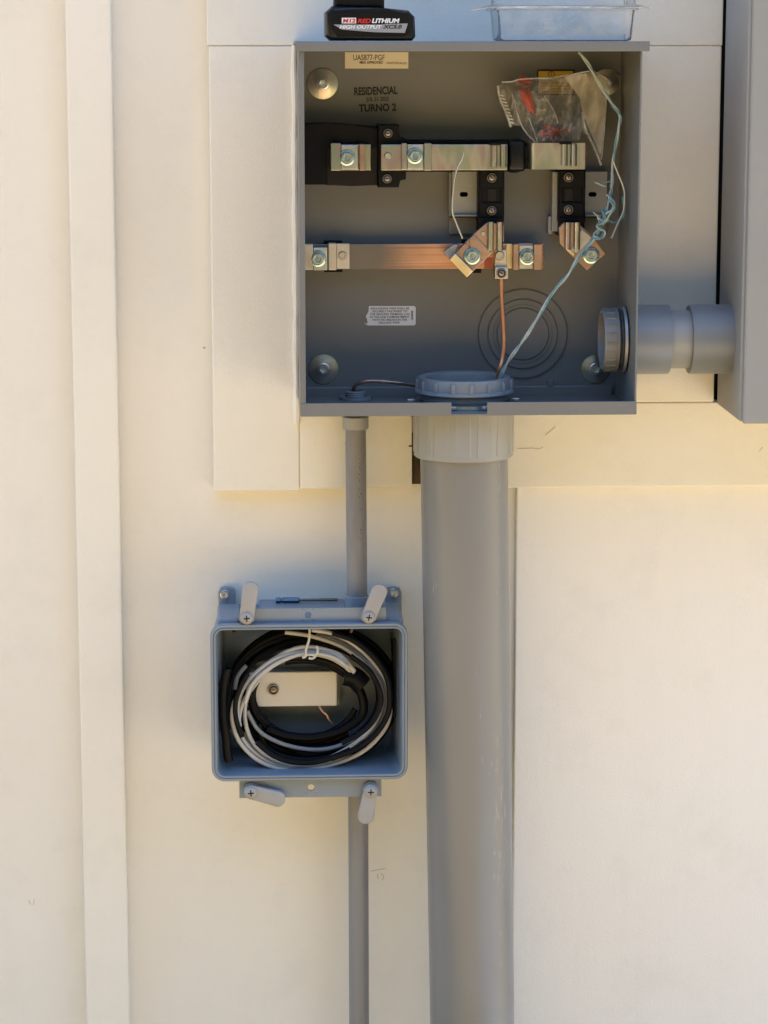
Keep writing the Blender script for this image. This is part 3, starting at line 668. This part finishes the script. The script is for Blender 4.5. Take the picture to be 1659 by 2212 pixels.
# side nipple into the cabinet
t = thing('side_nipple', 'short grey conduit nipple linking the meter box to the cabinet on the right', 'conduit fitting', at(1470, 733, CY))
ny = CY; nz_ = at(1440, 733, ny).z
def xl_(u): return at(u, 733, ny).x
def ring(name, prof, m, smooth=40, seg=64):
    bm = bmesh.new(); add_lathe(bm, prof, org=(0, ny, nz_), axis='X', seg=seg); return bm
r1, r0 = px(75.5, ny), px(63.5, ny)
xw = xr
bm = ring('', [(.02, xl_(1380)), (r1*.96, xl_(1380)), (r1, xw+.0006), (r1, xl_(1440)), (r1*.985, xl_(1443)), (r0+.0002, xl_(1443)), (r0, xl_(1443)-.002)], PVCF); obj('coupling', bm, PVCB, t, True)
bm = ring('', [(r0, xl_(1435)), (r0, xl_(1500))], PVCF); obj('pipe', bm, PVCF, t, True)
bm = ring('', [(r0, xl_(1494)), (r0+.0003, xl_(1487)), (r1*.985, xl_(1487)), (r1, xl_(1490)), (r1, xl_(1580))], PVCF); obj('coupling', bm, PVCB, t, True)
ux = xr-T
bm = ring('', [(r0*.90, xl_(1312)),(r0*.95, xl_(1312)),(r0*.95, ux)], PVCB)
obj('thread', bm, DARKPVC, t, True)
bm = bmesh.new(); rb = px(70, ny); xe = xl_(1331); xs_ = xl_(1299)
add_lathe(bm, [(rb*.80, xs_+.002),(rb*.84, xs_),(rb*.93, xs_),(rb*.97, xs_+.0015),(rb*.97, xe-.003),(rb, xe-.0025),(rb, xe),(rb*.80, xe)], org=(0, ny, nz_), axis='X', seg=72, closed=True)
for k in range(22):
    a = 2*math.pi*k/22; add_box(bm, xs_+.002, xe-.003, ny+math.cos(a)*rb*.97-.0008, ny+math.cos(a)*rb*.97+.0008, nz_+math.sin(a)*rb*.97-.0008, nz_+math.sin(a)*rb*.97+.0008)
obj('bushing', bm, PVCD, t, True, 45)
bm = bmesh.new(); add_lathe(bm, [(rb*.9, ux-.0045),(rb*1.0, ux-.0045),(rb*1.03, ux-.002),(rb*.9, ux-.002)], org=(0, ny, nz_), axis='X', seg=24, closed=True); 
obj('locknut', bm, GALV, t, True, 30)
bm = bmesh.new()
for k in range(5): add_lathe(bm, [(rb*.90, xe+.0005+k*.0022),(rb*.95, xe+.0014+k*.0022),(rb*.90, xe+.0023+k*.0022)], org=(0, ny, nz_), axis='X', seg=48)
obj('thread_ridge', bm, DARKPVC, t, True)

# cabinet on the right
t = thing('electrical_cabinet', 'tall smooth grey cabinet cut off by the right edge of the photo', 'cabinet', at(1640, 912, -.09))
cxb = X(1556, -.022, 430); cxf = X(1610, -.150, 430); cz = Z(911, -.150, 1600)
cx_ = (cxb+cxf)/2
bm = bmesh.new(); add_box(bm, cx_, cx_+.42, -.150, -.024, cz, cz+.95, .0025, 3); obj('body', bm, CAB, t)
bm = bmesh.new(); add_box(bm, cx_+.0025, cx_+.425, -.156, -.1502, cz-.0015, cz+.955, .0028, 4); obj('cover', bm, CAB, t)

# ================================================================== WIRES IN THE METER BOX
bm = bmesh.new()
P = [at(1083,600,-.066), at(1084,640,-.068), at(1087,690,-.070), at(1089,740,-.072), at(1085,775,-.074), at(1078,800,-.076), at(1060,845,-.060), at(1010,858,-.034),
     at(930,842,-.034), at(898,833,-.042), at(850,826,-.052), at(800,823,-.056), at(775,828,-.054), at(764,838,-.050), at(765,850,-.047), at(769,872,-.047)]
add_tube(bm, spline(P[:9], 8), .0021, 12); add_tube(bm, spline(P[8:], 8), .0021, 12, 1)
tag(obj('ground_wire', bm, [COPW, mat('tarnished_copper_wire', (.42,.27,.21), .3, .85, var=.3, vscale=60)], None, True), 'bare copper wire dropping from the small ground clamp and bending into the thin conduit', 'wire')
# pull string
def twist(bm, pts, r, turns, mi, off):
    path = spline(pts, 10); out = []
    n = len(path)
    for i, p in enumerate(path):
        tgt = (path[min(i+1, n-1)]-path[max(i-1, 0)]).normalized(); s = tgt.cross(Vector((0,1,0))).normalized(); u_ = s.cross(tgt)
        a = turns*2*math.pi*i/n+off; out.append(p+s*(r*math.cos(a))+u_*(r*math.sin(a)))
    add_tube(bm, out, r*1.05, 7, mi)
SP1 = [at(1252,112,-.10), at(1268,135,-.10), at(1290,172,-.10), at(1322,225,-.10), at(1340,250,-.10), at(1336,280,-.10), at(1328,325,-.095), at(1324,365,-.09), at(1321,400,-.09), at(1317,430,-.09), at(1308,462,-.092), at(1298,490,-.095), at(1283,515,-.097),
       at(1255,548,-.098), at(1228,592,-.098), at(1195,630,-.096), at(1160,690,-.094), at(1130,735,-.092), at(1105,770,-.09), at(1085,803,-.088), at(1070,850,-.087)]
bm = bmesh.new(); twist(bm, SP1, .00085, 9, 0, 0); twist(bm, SP1, .0010, 9, 1, math.pi); twist(bm, SP1, .0009, 6.5, 1, 1.2)
SP2 = [at(1312,420,-.094), at(1326,440,-.098), at(1322,455,-.10), at(1306,462,-.10), at(1312,475,-.098), at(1302,480,-.1), at(1290,488,-.102), at(1306,500,-.1), at(1297,515,-.102), at(1282,510,-.1), at(1292,498,-.098), at(1312,470,-.1), at(1326,448,-.1), at(1316,430,-.1)]
twist(bm, SP2, .0010, 6, 0, .5); twist(bm, SP2, .0009, 6, 1, 3.6)
SP3 = [at(1344,425,-.09), at(1349,450,-.092), at(1345,470,-.09), at(1325,480,-.095), at(1310,470,-.1), at(1300,455,-.102)]
add_tube(bm, spline(SP3), .0011, 7, 0)
for k in range(6):
    p = at(random.uniform(1300,1328), random.uniform(400,500), -.097); add_tube(bm, spline([p, p+Vector((random.uniform(-.008,.01), -.003, random.uniform(-.004,.01))), p+Vector((random.uniform(-.01,.012), -.001, random.uniform(-.01,.014)))], 4), .0006, 5, k % 2)
tag(obj('pull_string', bm, [STRB, STRW], None, True), 'twisted blue and white string knotted beside the right jaws, leading into the large conduit', 'string')
bm = bmesh.new(); add_tube(bm, spline([at(1323,343,-.10), at(1330,362,-.10), at(1347,405,-.10), at(1349,425,-.10), at(1347,455,-.10), at(1335,482,-.10), at(1321,515,-.10)], 6), .0010, 8)
tag(obj('stiff_wire', bm, GWIRE, None, True), 'thin pale bent wire hanging right of the string knot', 'wire', 'thin bent wires')
bm = bmesh.new(); add_tube(bm, spline([at(1001,330,-.086), at(997,345,-.086), at(986,368,-.086), at(980,400,-.086), at(977,455,-.085), at(985,480,-.083), at(999,515,-.082)], 6), .0009, 8)
tag(obj('stiff_wire', bm, GWIRE, None, True), 'thin pale bent wire hanging from the long strap over the left bracket', 'wire', 'thin bent wires')

# ================================================================== BAG
def inside(p, poly):
    c = False; n = len(poly)
    for i in range(n):
        a, b = poly[i], poly[(i+1) % n]
        if (a[1] > p[1]) != (b[1] > p[1]) and p[0] < (b[0]-a[0])*(p[1]-a[1])/(b[1]-a[1])+a[0]: c = not c
    return c
BO = [(195,770),(240,730),(330,725),(400,700),(560,690),(700,690),(800,680),(900,655),(1040,635),(1180,700),(1185,900),(1150,1150),(1135,1400),(1125,1480),(1050,1330),(970,1180),(940,1250),(800,1275),(545,1275),(470,1230),(420,1120),(320,1135),(280,1050),(235,950)]
random.seed(21)
bag = thing('plastic_bag', 'crumpled clear plastic bag holding a white card and red parts, tucked inside the meter box', 'bag', at(1180, 300, -.06))
def film_sheet(y0, amp, seed, name, poly, step=15):
    bm = bmesh.new(); vs = {}
    xs = [p[0] for p in poly]; zs = [p[1] for p in poly]
    for i, a in enumerate(range(min(xs), max(xs)+step, step)):
        for j, b in enumerate(range(min(zs), max(zs)+step, step)):
            aa, bb = a+random.uniform(-3,3), b+random.uniform(-3,3)
            if inside((aa, bb), poly):
                u, v = z2(aa, bb)
                f = noise.noise(Vector((a/90+seed, b/260, seed)))*1.2 + abs(noise.noise(Vector(((a+b*.45)/60, (b-a*.3)/300, seed+4))))*1.5 + noise.noise(Vector((a/40, b/60, seed)))*.3
                vs[i, j] = bm.verts.new(at(u, v, y0-amp*f))
    for (i, j) in list(vs):
        k = [(i,j),(i+1,j),(i+1,j+1),(i,j+1)]
        if all(q in vs for q in k): bm.faces.new([vs[q] for q in k])
    return obj(name, bm, BAGF, bag, True, 180)
film_sheet(-.062, .010, 1.0, 'bag_film', BO); film_sheet(-.040, .008, 7.0, 'bag_film', BO)
bm = bmesh.new()   # heat sealed edge, folds
for pts, r in (([(205,760),(225,880),(260,960),(300,1060),(320,1130)],.0012),([(240,730),(330,725),(400,705),(560,695),(700,690),(900,655),(1040,635),(1180,700)],.0008),([(960,1000),(985,1150),(1060,1300),(1125,1470)],.0012),
               ([(620,850),(700,980),(740,1100)],.0006),([(330,830),(420,1120),(545,1270)],.0007),([(1180,700),(1165,1000),(1130,1420)],.0006),([(480,1050),(520,1150),(560,1270)],.0005)):
    add_tube(bm, spline([at(*z2(a, b), -.071) for a, b in pts], 5), r, 6)
for k in range(9):
    a = (215+k*11, 840+k*30); b = (a[0]+50, a[1]+14); add_tube(bm, [at(*z2(*a), -.071), at(*z2(*b), -.073)], .0009, 5)
obj('fold', bm, film('bag_fold_film', (.9,.87,.8), .35, .4, .2), bag, True)
bm = bmesh.new(); add_prism(bm, pp([(790,680),(1040,645),(1175,705),(1165,950),(1125,1380),(1040,1200),(955,985),(930,860)], -.055, z2), -.055, -.0545); obj('card', bm, PAPERW, bag)
bm = bmesh.new()
for (a, b, c, d, r) in ((395,705,500,735,.005),(430,790,500,980,.0055),(470,820,520,1010,.004)):
    p, q = at(*z2(a,b), -.055), at(*z2(c,d), -.055); add_tube(bm, [p, p.lerp(q,.5), q], lambda s, r=r: r*(1-.35*s), 10)
obj('red_cap', bm, REDP, bag, True)
bm = bmesh.new()
for k in range(14):
    p = at(*z2(random.uniform(600,770), random.uniform(1150,1260)), random.uniform(-.06,-.05)); q = p+Vector((random.uniform(-.01,.01), random.uniform(-.004,.004), random.uniform(-.004,.008))); add_tube(bm, spline([p, p.lerp(q,.5)+Vector((0,-.003,.003)), q], 3), .0013, 6)
obj('red_clip', bm, REDP, bag, True)

# ================================================================== ON TOP OF THE BOX
bt = thing('tool_battery', 'black cordless tool battery with red and white lettering standing on the meter box', 'battery', at(800, 88, -.14))
yb0 = -.152; ztop = zl1
def zz(p): return (p[0], max(p[1], ztop+.0002))
def bprism(outline, y0, y1, m, name, bev=.001, parent=bt):
    bm = bmesh.new(); add_prism(bm, [zz(p) for p in pp(outline, y0, z1)], y0, y1, bev, 0, 3); return obj(name, bm, m, parent, True, 30)
bprism([(395,52),(850,70),(1072,92),(1128,150),(1134,325),(1105,362),(380,362),(330,318),(330,112)], yb0, yb0+.055, BLACKG, 'body', .004)
bm = bmesh.new(); add_prism(bm, pp([(412,62),(412,-160),(858,-160),(858,80)], yb0+.006, z1), yb0+.006, yb0+.05, .004, 0, 3); obj('stem', bm, BLACK, bt)
fc = bprism([(400,108),(560,95),(1000,112),(1078,118),(1085,290),(1030,325),(440,325),(385,250)], yb0-.0012, yb0, BLACK, 'face_plate', .0006)
bm = bmesh.new(); add_prism(bm, pp([(403,218),(835,218),(870,212),(1065,208),(1038,292),(760,286),(480,262)], yb0-.0016, z1), yb0-.0016, yb0-.0012); obj('grey_stripe', bm, DGREY, bt)
def zr(a, b, c, d): (u0, v0), (u1, v1) = z1(a, c), z1(b, d); return u0, u1, v0, v1
x0, x1, za, zb2 = rect(*zr(478,606,158,208), yb0-.0016); bm = bmesh.new(); add_box(bm, x0, x1, yb0-.0016, yb0-.0012, za, zb2); obj('badge', bm, DWHITE, bt)
text('lettering', 'M12', *zr(486,600,166,202), yb0-.0018, DRED, bt, shear=.15, bold=.04)
text('lettering', 'RED', *zr(618,738,166,206), yb0-.0014, DRED, bt, shear=.25, bold=.04)
text('lettering', 'LITHIUM', *zr(745,992,164,205), yb0-.0014, DWHITE, bt, shear=.2, bold=.04)
text('lettering', 'HIGH OUTPUT', *zr(458,835,222,256), yb0-.0018, DWHITE, bt, shear=.25, bold=.03)
text('lettering', 'XC5.0', *zr(843,1012,220,255), yb0-.0018, INK, bt, shear=.25, bold=.03)

tr = thing('plastic_tray', 'empty clear plastic clamshell tray standing on the meter box beside the battery', 'tray', at(1220, 88, -.12))
ty0, ty1 = -.150, -.055
x0, x1, _, _ = rect(1076, 1374, 20, 88, ty0); ztr_ = Z(22, ty0, 1200)
def hl(x0, x1, y0, y1, r, n=5):
    o = []
    for cx, cy, a0 in ((x1-r, y1-r, 0), (x0+r, y1-r, 90), (x0+r, y0+r, 180), (x1-r, y0+r, 270)):
        for k in range(n+1): a = R(a0+90*k/n); o.append((cx+r*math.cos(a), cy+r*math.sin(a)))
    return o
def hshell(bm, rows, cap=False):
    rs = [[bm.verts.new((p[0], p[1], z)) for p in lp] for lp, z in rows]; n = len(rs[0])
    for a, b in zip(rs, rs[1:]):
        for i in range(n): bm.faces.new((a[i], a[(i+1) % n], b[(i+1) % n], b[i]))
    if cap: bm.faces.new(rs[0][::-1])
bm = bmesh.new()
hshell(bm, [(hl(x0+.006, x1-.006, ty0+.004, ty1-.004, .012), ztop+.0003), (hl(x0+.003, x1-.003, ty0+.001, ty1-.001, .013), ztop+.0012), (hl(x0+.002, x1-.002, ty0, ty1, .013), ztop+.004),
            (hl(x0, x1, ty0-.001, ty1+.001, .014), ztr_-.003), (hl(x0-.001, x1+.001, ty0-.0015, ty1+.0015, .014), ztr_),
            (hl(x0-.004, x1+.004, ty0-.004, ty1+.004, .016), ztr_+.0004), (hl(x0-.0045, x1+.0045, ty0-.0045, ty1+.0045, .016), ztr_+.003), (hl(x0-.010, x1+.012, ty0-.009, ty1+.009, .018), ztr_+.0035), (hl(x0-.010, x1+.012, ty0-.009, ty1+.009, .018), ztr_+.0025)], True)
obj('tray_body', bm, TRAYF, tr, True, 50)
bm = bmesh.new(); hshell(bm, [(hl(x0-.008, x1+.010, ty0-.006, ty1+.009, .018), ztr_+.0045), (hl(x0, x1+.002, ty0, ty1+.001, .016), ztr_+.006), (hl(x0+.002, x1, ty0+.002, ty1, .015), ztr_+.03)])
obj('tray_lid', bm, TRAYF, tr, True, 50)
bm = bmesh.new(); P = [at(1015, 24, ty0), at(1040, 19, ty0-.004), at(1075, 16, ty0-.008), at(1200, 15, ty0-.009), at(1405, 17, ty0-.009)]
add_tube(bm, spline(P, 6), .001, 6); obj('rim_bead', bm, film('tray_rim', (.85,.84,.8), .35, .3), tr, True)

# ================================================================== JUNCTION BOX
JF = -.100
jb = thing('junction_box', 'open blue grey plastic junction box with four swivel latches and coiled cables inside', 'junction box', at(668, 1690, -.05))
x0, x1 = X(455.5, JF, 1520), X(881, JF, 1520); z0, z1_ = Z(1686, JF, 668), Z(1348, JF, 668)
bx0, bx1 = x0+.006, x1-.006; bz0, bz1 = z0+.004, z1_-.001
def sh(d, x0=x0, x1=x1, z0=z0, z1=z1_, r=.0135): return rr_loop(x0+d, x1-d, z0+d, z1-d, max(.003, r-d), 7)
bm = bmesh.new()
bk = rr_loop(bx0, bx1, bz0, bz1, .012, 7)
rows = add_shell(bm, [(bk, -.0015), (sh(.0015), JF+.012), (sh(.0), JF+.009), (sh(.0), JF+.001), (sh(.0008), JF), (sh(.0026), JF), (sh(.0030), JF+.0012), (sh(.0036), JF+.0012), (sh(.0040), JF), (sh(.0052), JF), (sh(.0058), JF+.001), (sh(.0062), JF+.006), (rr_loop(bx0+.007, bx1-.007, bz0+.006, bz1-.006, .008, 7), -.006)])
bm.faces.new(rows[-1])
bm.faces.new(rows[0][::-1])
obj('body', bm, JB, jb, True, 40)
# flanges: top and bottom plates that carry the latches
FY = -.091
def hole_plate(name, u0, u1, v0, v1, hu, hv, notch=True):
    a, b, za, zb2 = rect(u0, u1, v0, v1, FY); h = at(hu, hv, FY)
    bm = bmesh.new(); n = 20
    hl_ = [(h.x+.0034*math.cos(2*math.pi*k/n), h.z+.0034*math.sin(2*math.pi*k/n)) for k in range(n)]
    out = []
    for k in range(n):
        c, s = math.cos(2*math.pi*k/n), math.sin(2*math.pi*k/n); sc = 1/max(abs(c), abs(s)); out.append((h.x+.006*c*sc, h.z+.006*s*sc))
    rows = add_shell(bm, [(hl_, FY+.0025), (hl_, FY), (out, FY), (out, FY+.0025)])
    for i in range(n): bm.faces.new((rows[3][i], rows[3][(i+1) % n], rows[0][(i+1) % n], rows[0][i]))
    for (p, q, r, s) in ((a, h.x-.006, za, zb2), (h.x+.006, b, za, zb2), (h.x-.006, h.x+.006, za, h.z-.006), (h.x-.006, h.x+.006, h.z+.006, zb2)):
        if q > p and s > r: add_box(bm, p, q, FY, FY+.0025, r, s)
    return obj(name, bm, JB, jb, False)
hole_plate('flange', 517, 834, 1314, 1352, 665.5, 1328); hole_plate('flange', 517, 824, 1684, 1722, 672, 1701)
# mounting ears against the wall
for (u0, u1, su, sv) in ((472, 509, 486, 1284), (832, 868, 850, 1281)):
    a, b, za, zb2 = rect(u0, u1, 1270, 1340, -.010); bm = bmesh.new()
    top = [(a, za), (b, za), (b, zb2-.005), (b-.002, zb2-.001), (b-.006, zb2), (a+.006, zb2), (a+.002, zb2-.001), (a, zb2-.005)]
    add_prism(bm, top, -.010, -.0015, .0012); ear = obj('mounting_ear', bm, JB, jb, True, 30)
    put('screw_head', SHEAD_ME, su, sv, -.010, ear, 1.0, .4)
# gusset blocks between the ears and the rim
for (u0, u1) in ((468, 518), (834, 870)):
    a, b, _, _ = rect(u0, u1, 1310, 1350, -.08); bm = bmesh.new(); add_box(bm, a, b, -.088, -.012, z1_-.006, z1_+.0035, .003, 3); obj('shoulder', bm, JB, jb)
# latches
def latch(pu, pv, tu, tv):
    y = -.1005; p, q = at(pu, pv, y), at(tu, tv, y); ang = math.atan2(q.z-p.z, q.x-p.x); Ln = (q-p).length
    r0_, r1_ = .0072, .0082; out = []
    for k in range(9): a = R(90+180*k/8); out.append((r0_*math.cos(a), r0_*math.sin(a)))
    for k in range(9): a = R(-90+180*k/8); out.append((Ln+r1_*math.cos(a)*.9, r1_*math.sin(a)))
    out = [(p.x+c*math.cos(ang)-s*math.sin(ang), p.z+c*math.sin(ang)+s*math.cos(ang)) for c, s in out]
    bm = bmesh.new(); add_prism(bm, out, y, y+.0065, .0014, 0, 3); o = obj('latch', bm, JBL, jb, True, 30)
    bm = bmesh.new(); add_lathe(bm, [(.0085, 0),(.0085,.004),(0,.004)], org=(p.x, FY, p.z), axis='Y', seg=28); obj('latch_boss', bm, JB, o, True, 40)
    link('screw', PHIL_ME, o, Matrix.Translation((p.x, y-.0001, p.z)) @ Matrix.Rotation(random.uniform(-.3,.3), 4, 'Y'))
latch(533, 1335, 541, 1273); latch(797, 1333, 820, 1278); latch(542, 1712, 601, 1727); latch(801, 1710, 790, 1766)
# inner bracket holes
for (u, v) in ((505,1362),(845,1361)): ubox('clip_hole', u-4, u+4, v-3, v+4, -.0945, -.092, HOLE, jb, .0003)

# drill bit lying on the box
bm = bmesh.new(); ztb = z1_+.0001; q = at(600, 1300, -.018); 
def bx(u): return X(u, -.020, 1296)
zbit = Z(1296, -.020, 660)
AX = (Vector((0,1,0)), Vector((0,0,1)), Vector((1,0,0)))
add_lathe(bm, [(0,bx(595)),(.0028,bx(595)+.0006),(.0032,bx(596)),(.0032,bx(606)),(.0022,bx(607)),(.0022,bx(609)),(.0032,bx(611)),(.0032,bx(645)),(.0024,bx(647)),(0,bx(647))], org=(0,-.020,zbit), axis=AX, seg=6)
bit = tag(obj('drill_bit', bm, mat('dark_steel', (.12,.14,.16), .25, 1), None, True, 20), 'small hex shank drill bit lying on top of the junction box', 'drill bit')
bm = bmesh.new(); add_lathe(bm, [(0,bx(647)),(.0014,bx(647)),(.0014,bx(695)),(.0014,bx(728)),(0,bx(731))], org=(0,-.020,zbit), axis=AX, seg=12)
for ph in (0, math.pi):
    add_tube(bm, [Vector((bx(690)+(bx(728)-bx(690))*k/50, -.020+.0013*math.cos(k*.55+ph), zbit+.0013*math.sin(k*.55+ph))) for k in range(51)], .0006, 6)
obj('flute', bm, mat('bit_steel', (.2,.19,.15), .3, 1), bit, True)
# ledge of the box top that the bit lies on
bm = bmesh.new(); add_box(bm, X(560,-.03,1300), X(745,-.03,1300), -.088, -.0012, z1_-.004, zbit-.0031, .001); obj('top_ledge', bm, JB, jb)

# white block
wb = thing('white_terminal_cover', 'white rectangular terminal cover with one screw at the back of the junction box', 'terminal cover', at(630, 1525, -.03))
x0_, x1_, za, zb2 = rect(*zj(335,455), *zj(1045,725), -.040) if False else rect(zj(335,0)[0], zj(1045,0)[0], zj(0,455)[1], zj(0,725)[1], -.040)
bm = bmesh.new(); add_box(bm, x0_, x1_, -.040, -.010, za, zb2, .0016, 3); obj('cover', bm, WHITE, wb)
bm = bmesh.new(); add_box(bm, x0_+.004, x1_+.004, -.024, -.0065, za-.004, zb2+.008, .0016, 3); obj('base', bm, mat('grey_block_base', (.2,.2,.19), .6), wb)
put('screw', RSCREW_ME, *zj(550,590), -.040, wb, 1.25)
bm = bmesh.new(); add_tube(bm, spline([at(*zj(905,715),-.034), at(*zj(930,760),-.036), at(*zj(965,790),-.038), at(*zj(985,830),-.038), at(*zj(1030,880),-.036), at(*zj(1110,940),-.03)], 6), .0011, 8)
tag(obj('copper_wire', bm, mat('dull_pink_copper', (.62,.36,.27), .4, .8), None, True), 'short stripped copper wire under the white terminal cover', 'wire')
bm = bmesh.new(); add_tube(bm, [at(*zj(1150,150),-.06), at(*zj(1165,122),-.058)], .0014, 8)
tag(obj('wire_end', bm, mat('pink_copper_end', (.7,.42,.33), .4, .7), None, True), 'tiny cut copper wire end showing at the top right inside the junction box', 'wire')

# cable coils
def cable(bm, pts, y, r, mi=0, dy=None):
    n = len(pts); P = []
    for i, (a, b) in enumerate(pts):
        yy = y+(dy(a) if dy else 0); P.append(at(*zj(a, b), yy))
    add_tube(bm, spline(P, 7), r, 12, mi)
cw = thing('white_cable_coil', 'coil of white and grey cable held by nylon ties in the junction box', 'cable coil', at(670, 1650, -.07))
RC = .0022
W = [
 ([(640,148),(800,168),(950,208),(1100,270),(1240,375),(1350,500),(1398,640),(1375,780),(1290,920),(1140,1040),(920,1150),(700,1185),(520,1125),(400,1020),(335,860),(338,680),(430,510),(600,375),(780,318),(960,335),(1090,400),(1150,455)], -.070, CABW),
 ([(850,130),(1040,165),(1200,260),(1330,385),(1425,520),(1455,680),(1450,820),(1380,950),(1230,1085),(1000,1180),(760,1222),(560,1200),(400,1120),(275,980),(228,810),(255,670),(350,525),(500,392),(690,285),(830,262),(980,290),(1080,335),(1180,450)], -.078, CABW),
 ([(1180,460),(1040,320),(880,288),(740,300),(560,395),(420,540),(320,680),(283,820),(300,950),(380,1060),(520,1160),(700,1208),(900,1190),(1100,1110),(1270,1000)], -.074, CABW),
 ([(345,760),(430,905),(560,990),(720,1042),(900,1060),(1060,1030),(1220,950),(1340,820),(1400,660),(1375,520),(1280,400),(1150,300)], -.060, CABG),
 ([(900,150),(1060,200),(1200,300),(1310,430),(1390,600),(1395,760),(1320,900),(1200,1010),(1000,1130),(800,1175)], -.062, CABG),
 ([(250,590),(265,510),(300,450),(340,405)], -.060, CABG),
 ([(290,880),(270,760),(300,620),(390,490),(540,370),(700,312),(860,298),(1010,315),(1110,380)], -.080, CABW),
 ([(315,930),(420,1080),(600,1185),(760,1205),(960,1165),(1180,1060),(1330,930),(1415,780),(1425,640),(1380,500),(1290,390),(1160,285),(1000,200),(880,170)], -.066, CABG),
 ([(330,700),(380,560),(500,440),(660,350),(830,310),(1010,340),(1130,420)], -.084, CABW),
]
for pts, y, m in W:
    bm = bmesh.new(); cable(bm, pts, y, RC, 0, lambda a: .004*max(0, min(1, (a-700)/600))**1.2); o = obj('cable_loop', bm, m, cw, True)
    if m is CABG: o['label'] = 'grey cable loop'
for pts in ([(832,118),(828,200),(812,255),(800,300)], [(885,255),(895,290),(880,330),(850,352),(825,345)], [(800,262),(803,300),(800,335),(775,345)], [(780,325),(830,322),(880,325)]):
    bm = bmesh.new(); add_tube(bm, spline([at(*zj(a,b), -.088 if i else -.086) for i, (a, b) in enumerate(pts)], 5), .0012, 8, 0, .5); obj('cable_tie', bm, TIE, cw, True)
cb = thing('black_cable_coil', 'coil of black cable filling the junction box behind the white loops', 'cable coil', at(670, 1640, -.04))
random.seed(11)
for k in range(17):
    cx, cy = 850+random.uniform(-25,25), 640+random.uniform(-20,25)
    rx_ = random.uniform(540, 655) if k < 14 else random.uniform(400, 470); ry = rx_*random.uniform(.74,.82)
    y = random.uniform(-.052, -.026); st = random.uniform(-2.4,-1.9) if k % 2 else random.uniform(1.2,3)
    if k >= 14: st = .3+random.random()*.3; cx = 800; y = -.047
    span = 2*math.pi*(random.uniform(.72,.98) if k < 14 else .5)
    pts = [(cx+rx_*math.cos(st+span*i/22), cy+ry*math.sin(st+span*i/22)) for i in range(23)]
    pts = [(max(148, min(1512, a)), max(128, min(1180, b))) for a, b in pts]
    bm = bmesh.new(); cable(bm, pts, y, .0034); obj('cable_loop', bm, CABB, cb, True)
for pts, y, r in (([(1010,150),(1180,215),(1320,330),(1420,470),(1455,620),(1440,780),(1350,930),(1200,1050),(1000,1130)], -.082, .0030), ([(1150,330),(1290,440),(1370,580),(1385,700),(1330,830),(1230,930),(1080,1010)], -.084, .0028), ([(420,1000),(560,1110),(740,1160),(950,1140),(1150,1060)], -.080, .0030), ([(350,470),(290,580),(255,700),(262,830),(310,960)], -.088, .0026), ([(190,430),(165,560),(160,760),(180,950),(190,1080),(205,1150)], -.082, .0046), ([(170,500),(180,640),(175,800),(190,900)], -.07, .0042), ([(1100,480),(1180,500),(1240,560)], -.06, .011),
                  ([(640,370),(800,360),(960,390),(1120,480),(1230,620),(1250,760),(1180,850),(1050,920),(850,965),(650,950),(500,900)], -.052, .0046), ([(650,345),(820,345),(1000,385),(1130,470),(1200,560)], -.060, .0044), ([(500,920),(700,1000),(950,1000),(1130,930)], -.044, .0050),
                  ([(1495,200),(1500,420),(1505,650),(1490,800)], -.05, .0040), ([(560,960),(760,1090),(1000,1100),(1200,1000),(1400,830)], -.050, .0044), ([(430,860),(500,1040),(700,1130),(960,1120),(1200,1020),(1360,900)], -.054, .0042)):
    bm = bmesh.new(); cable(bm, pts, y, r); obj('cable_loop', bm, CABB, cb, True)
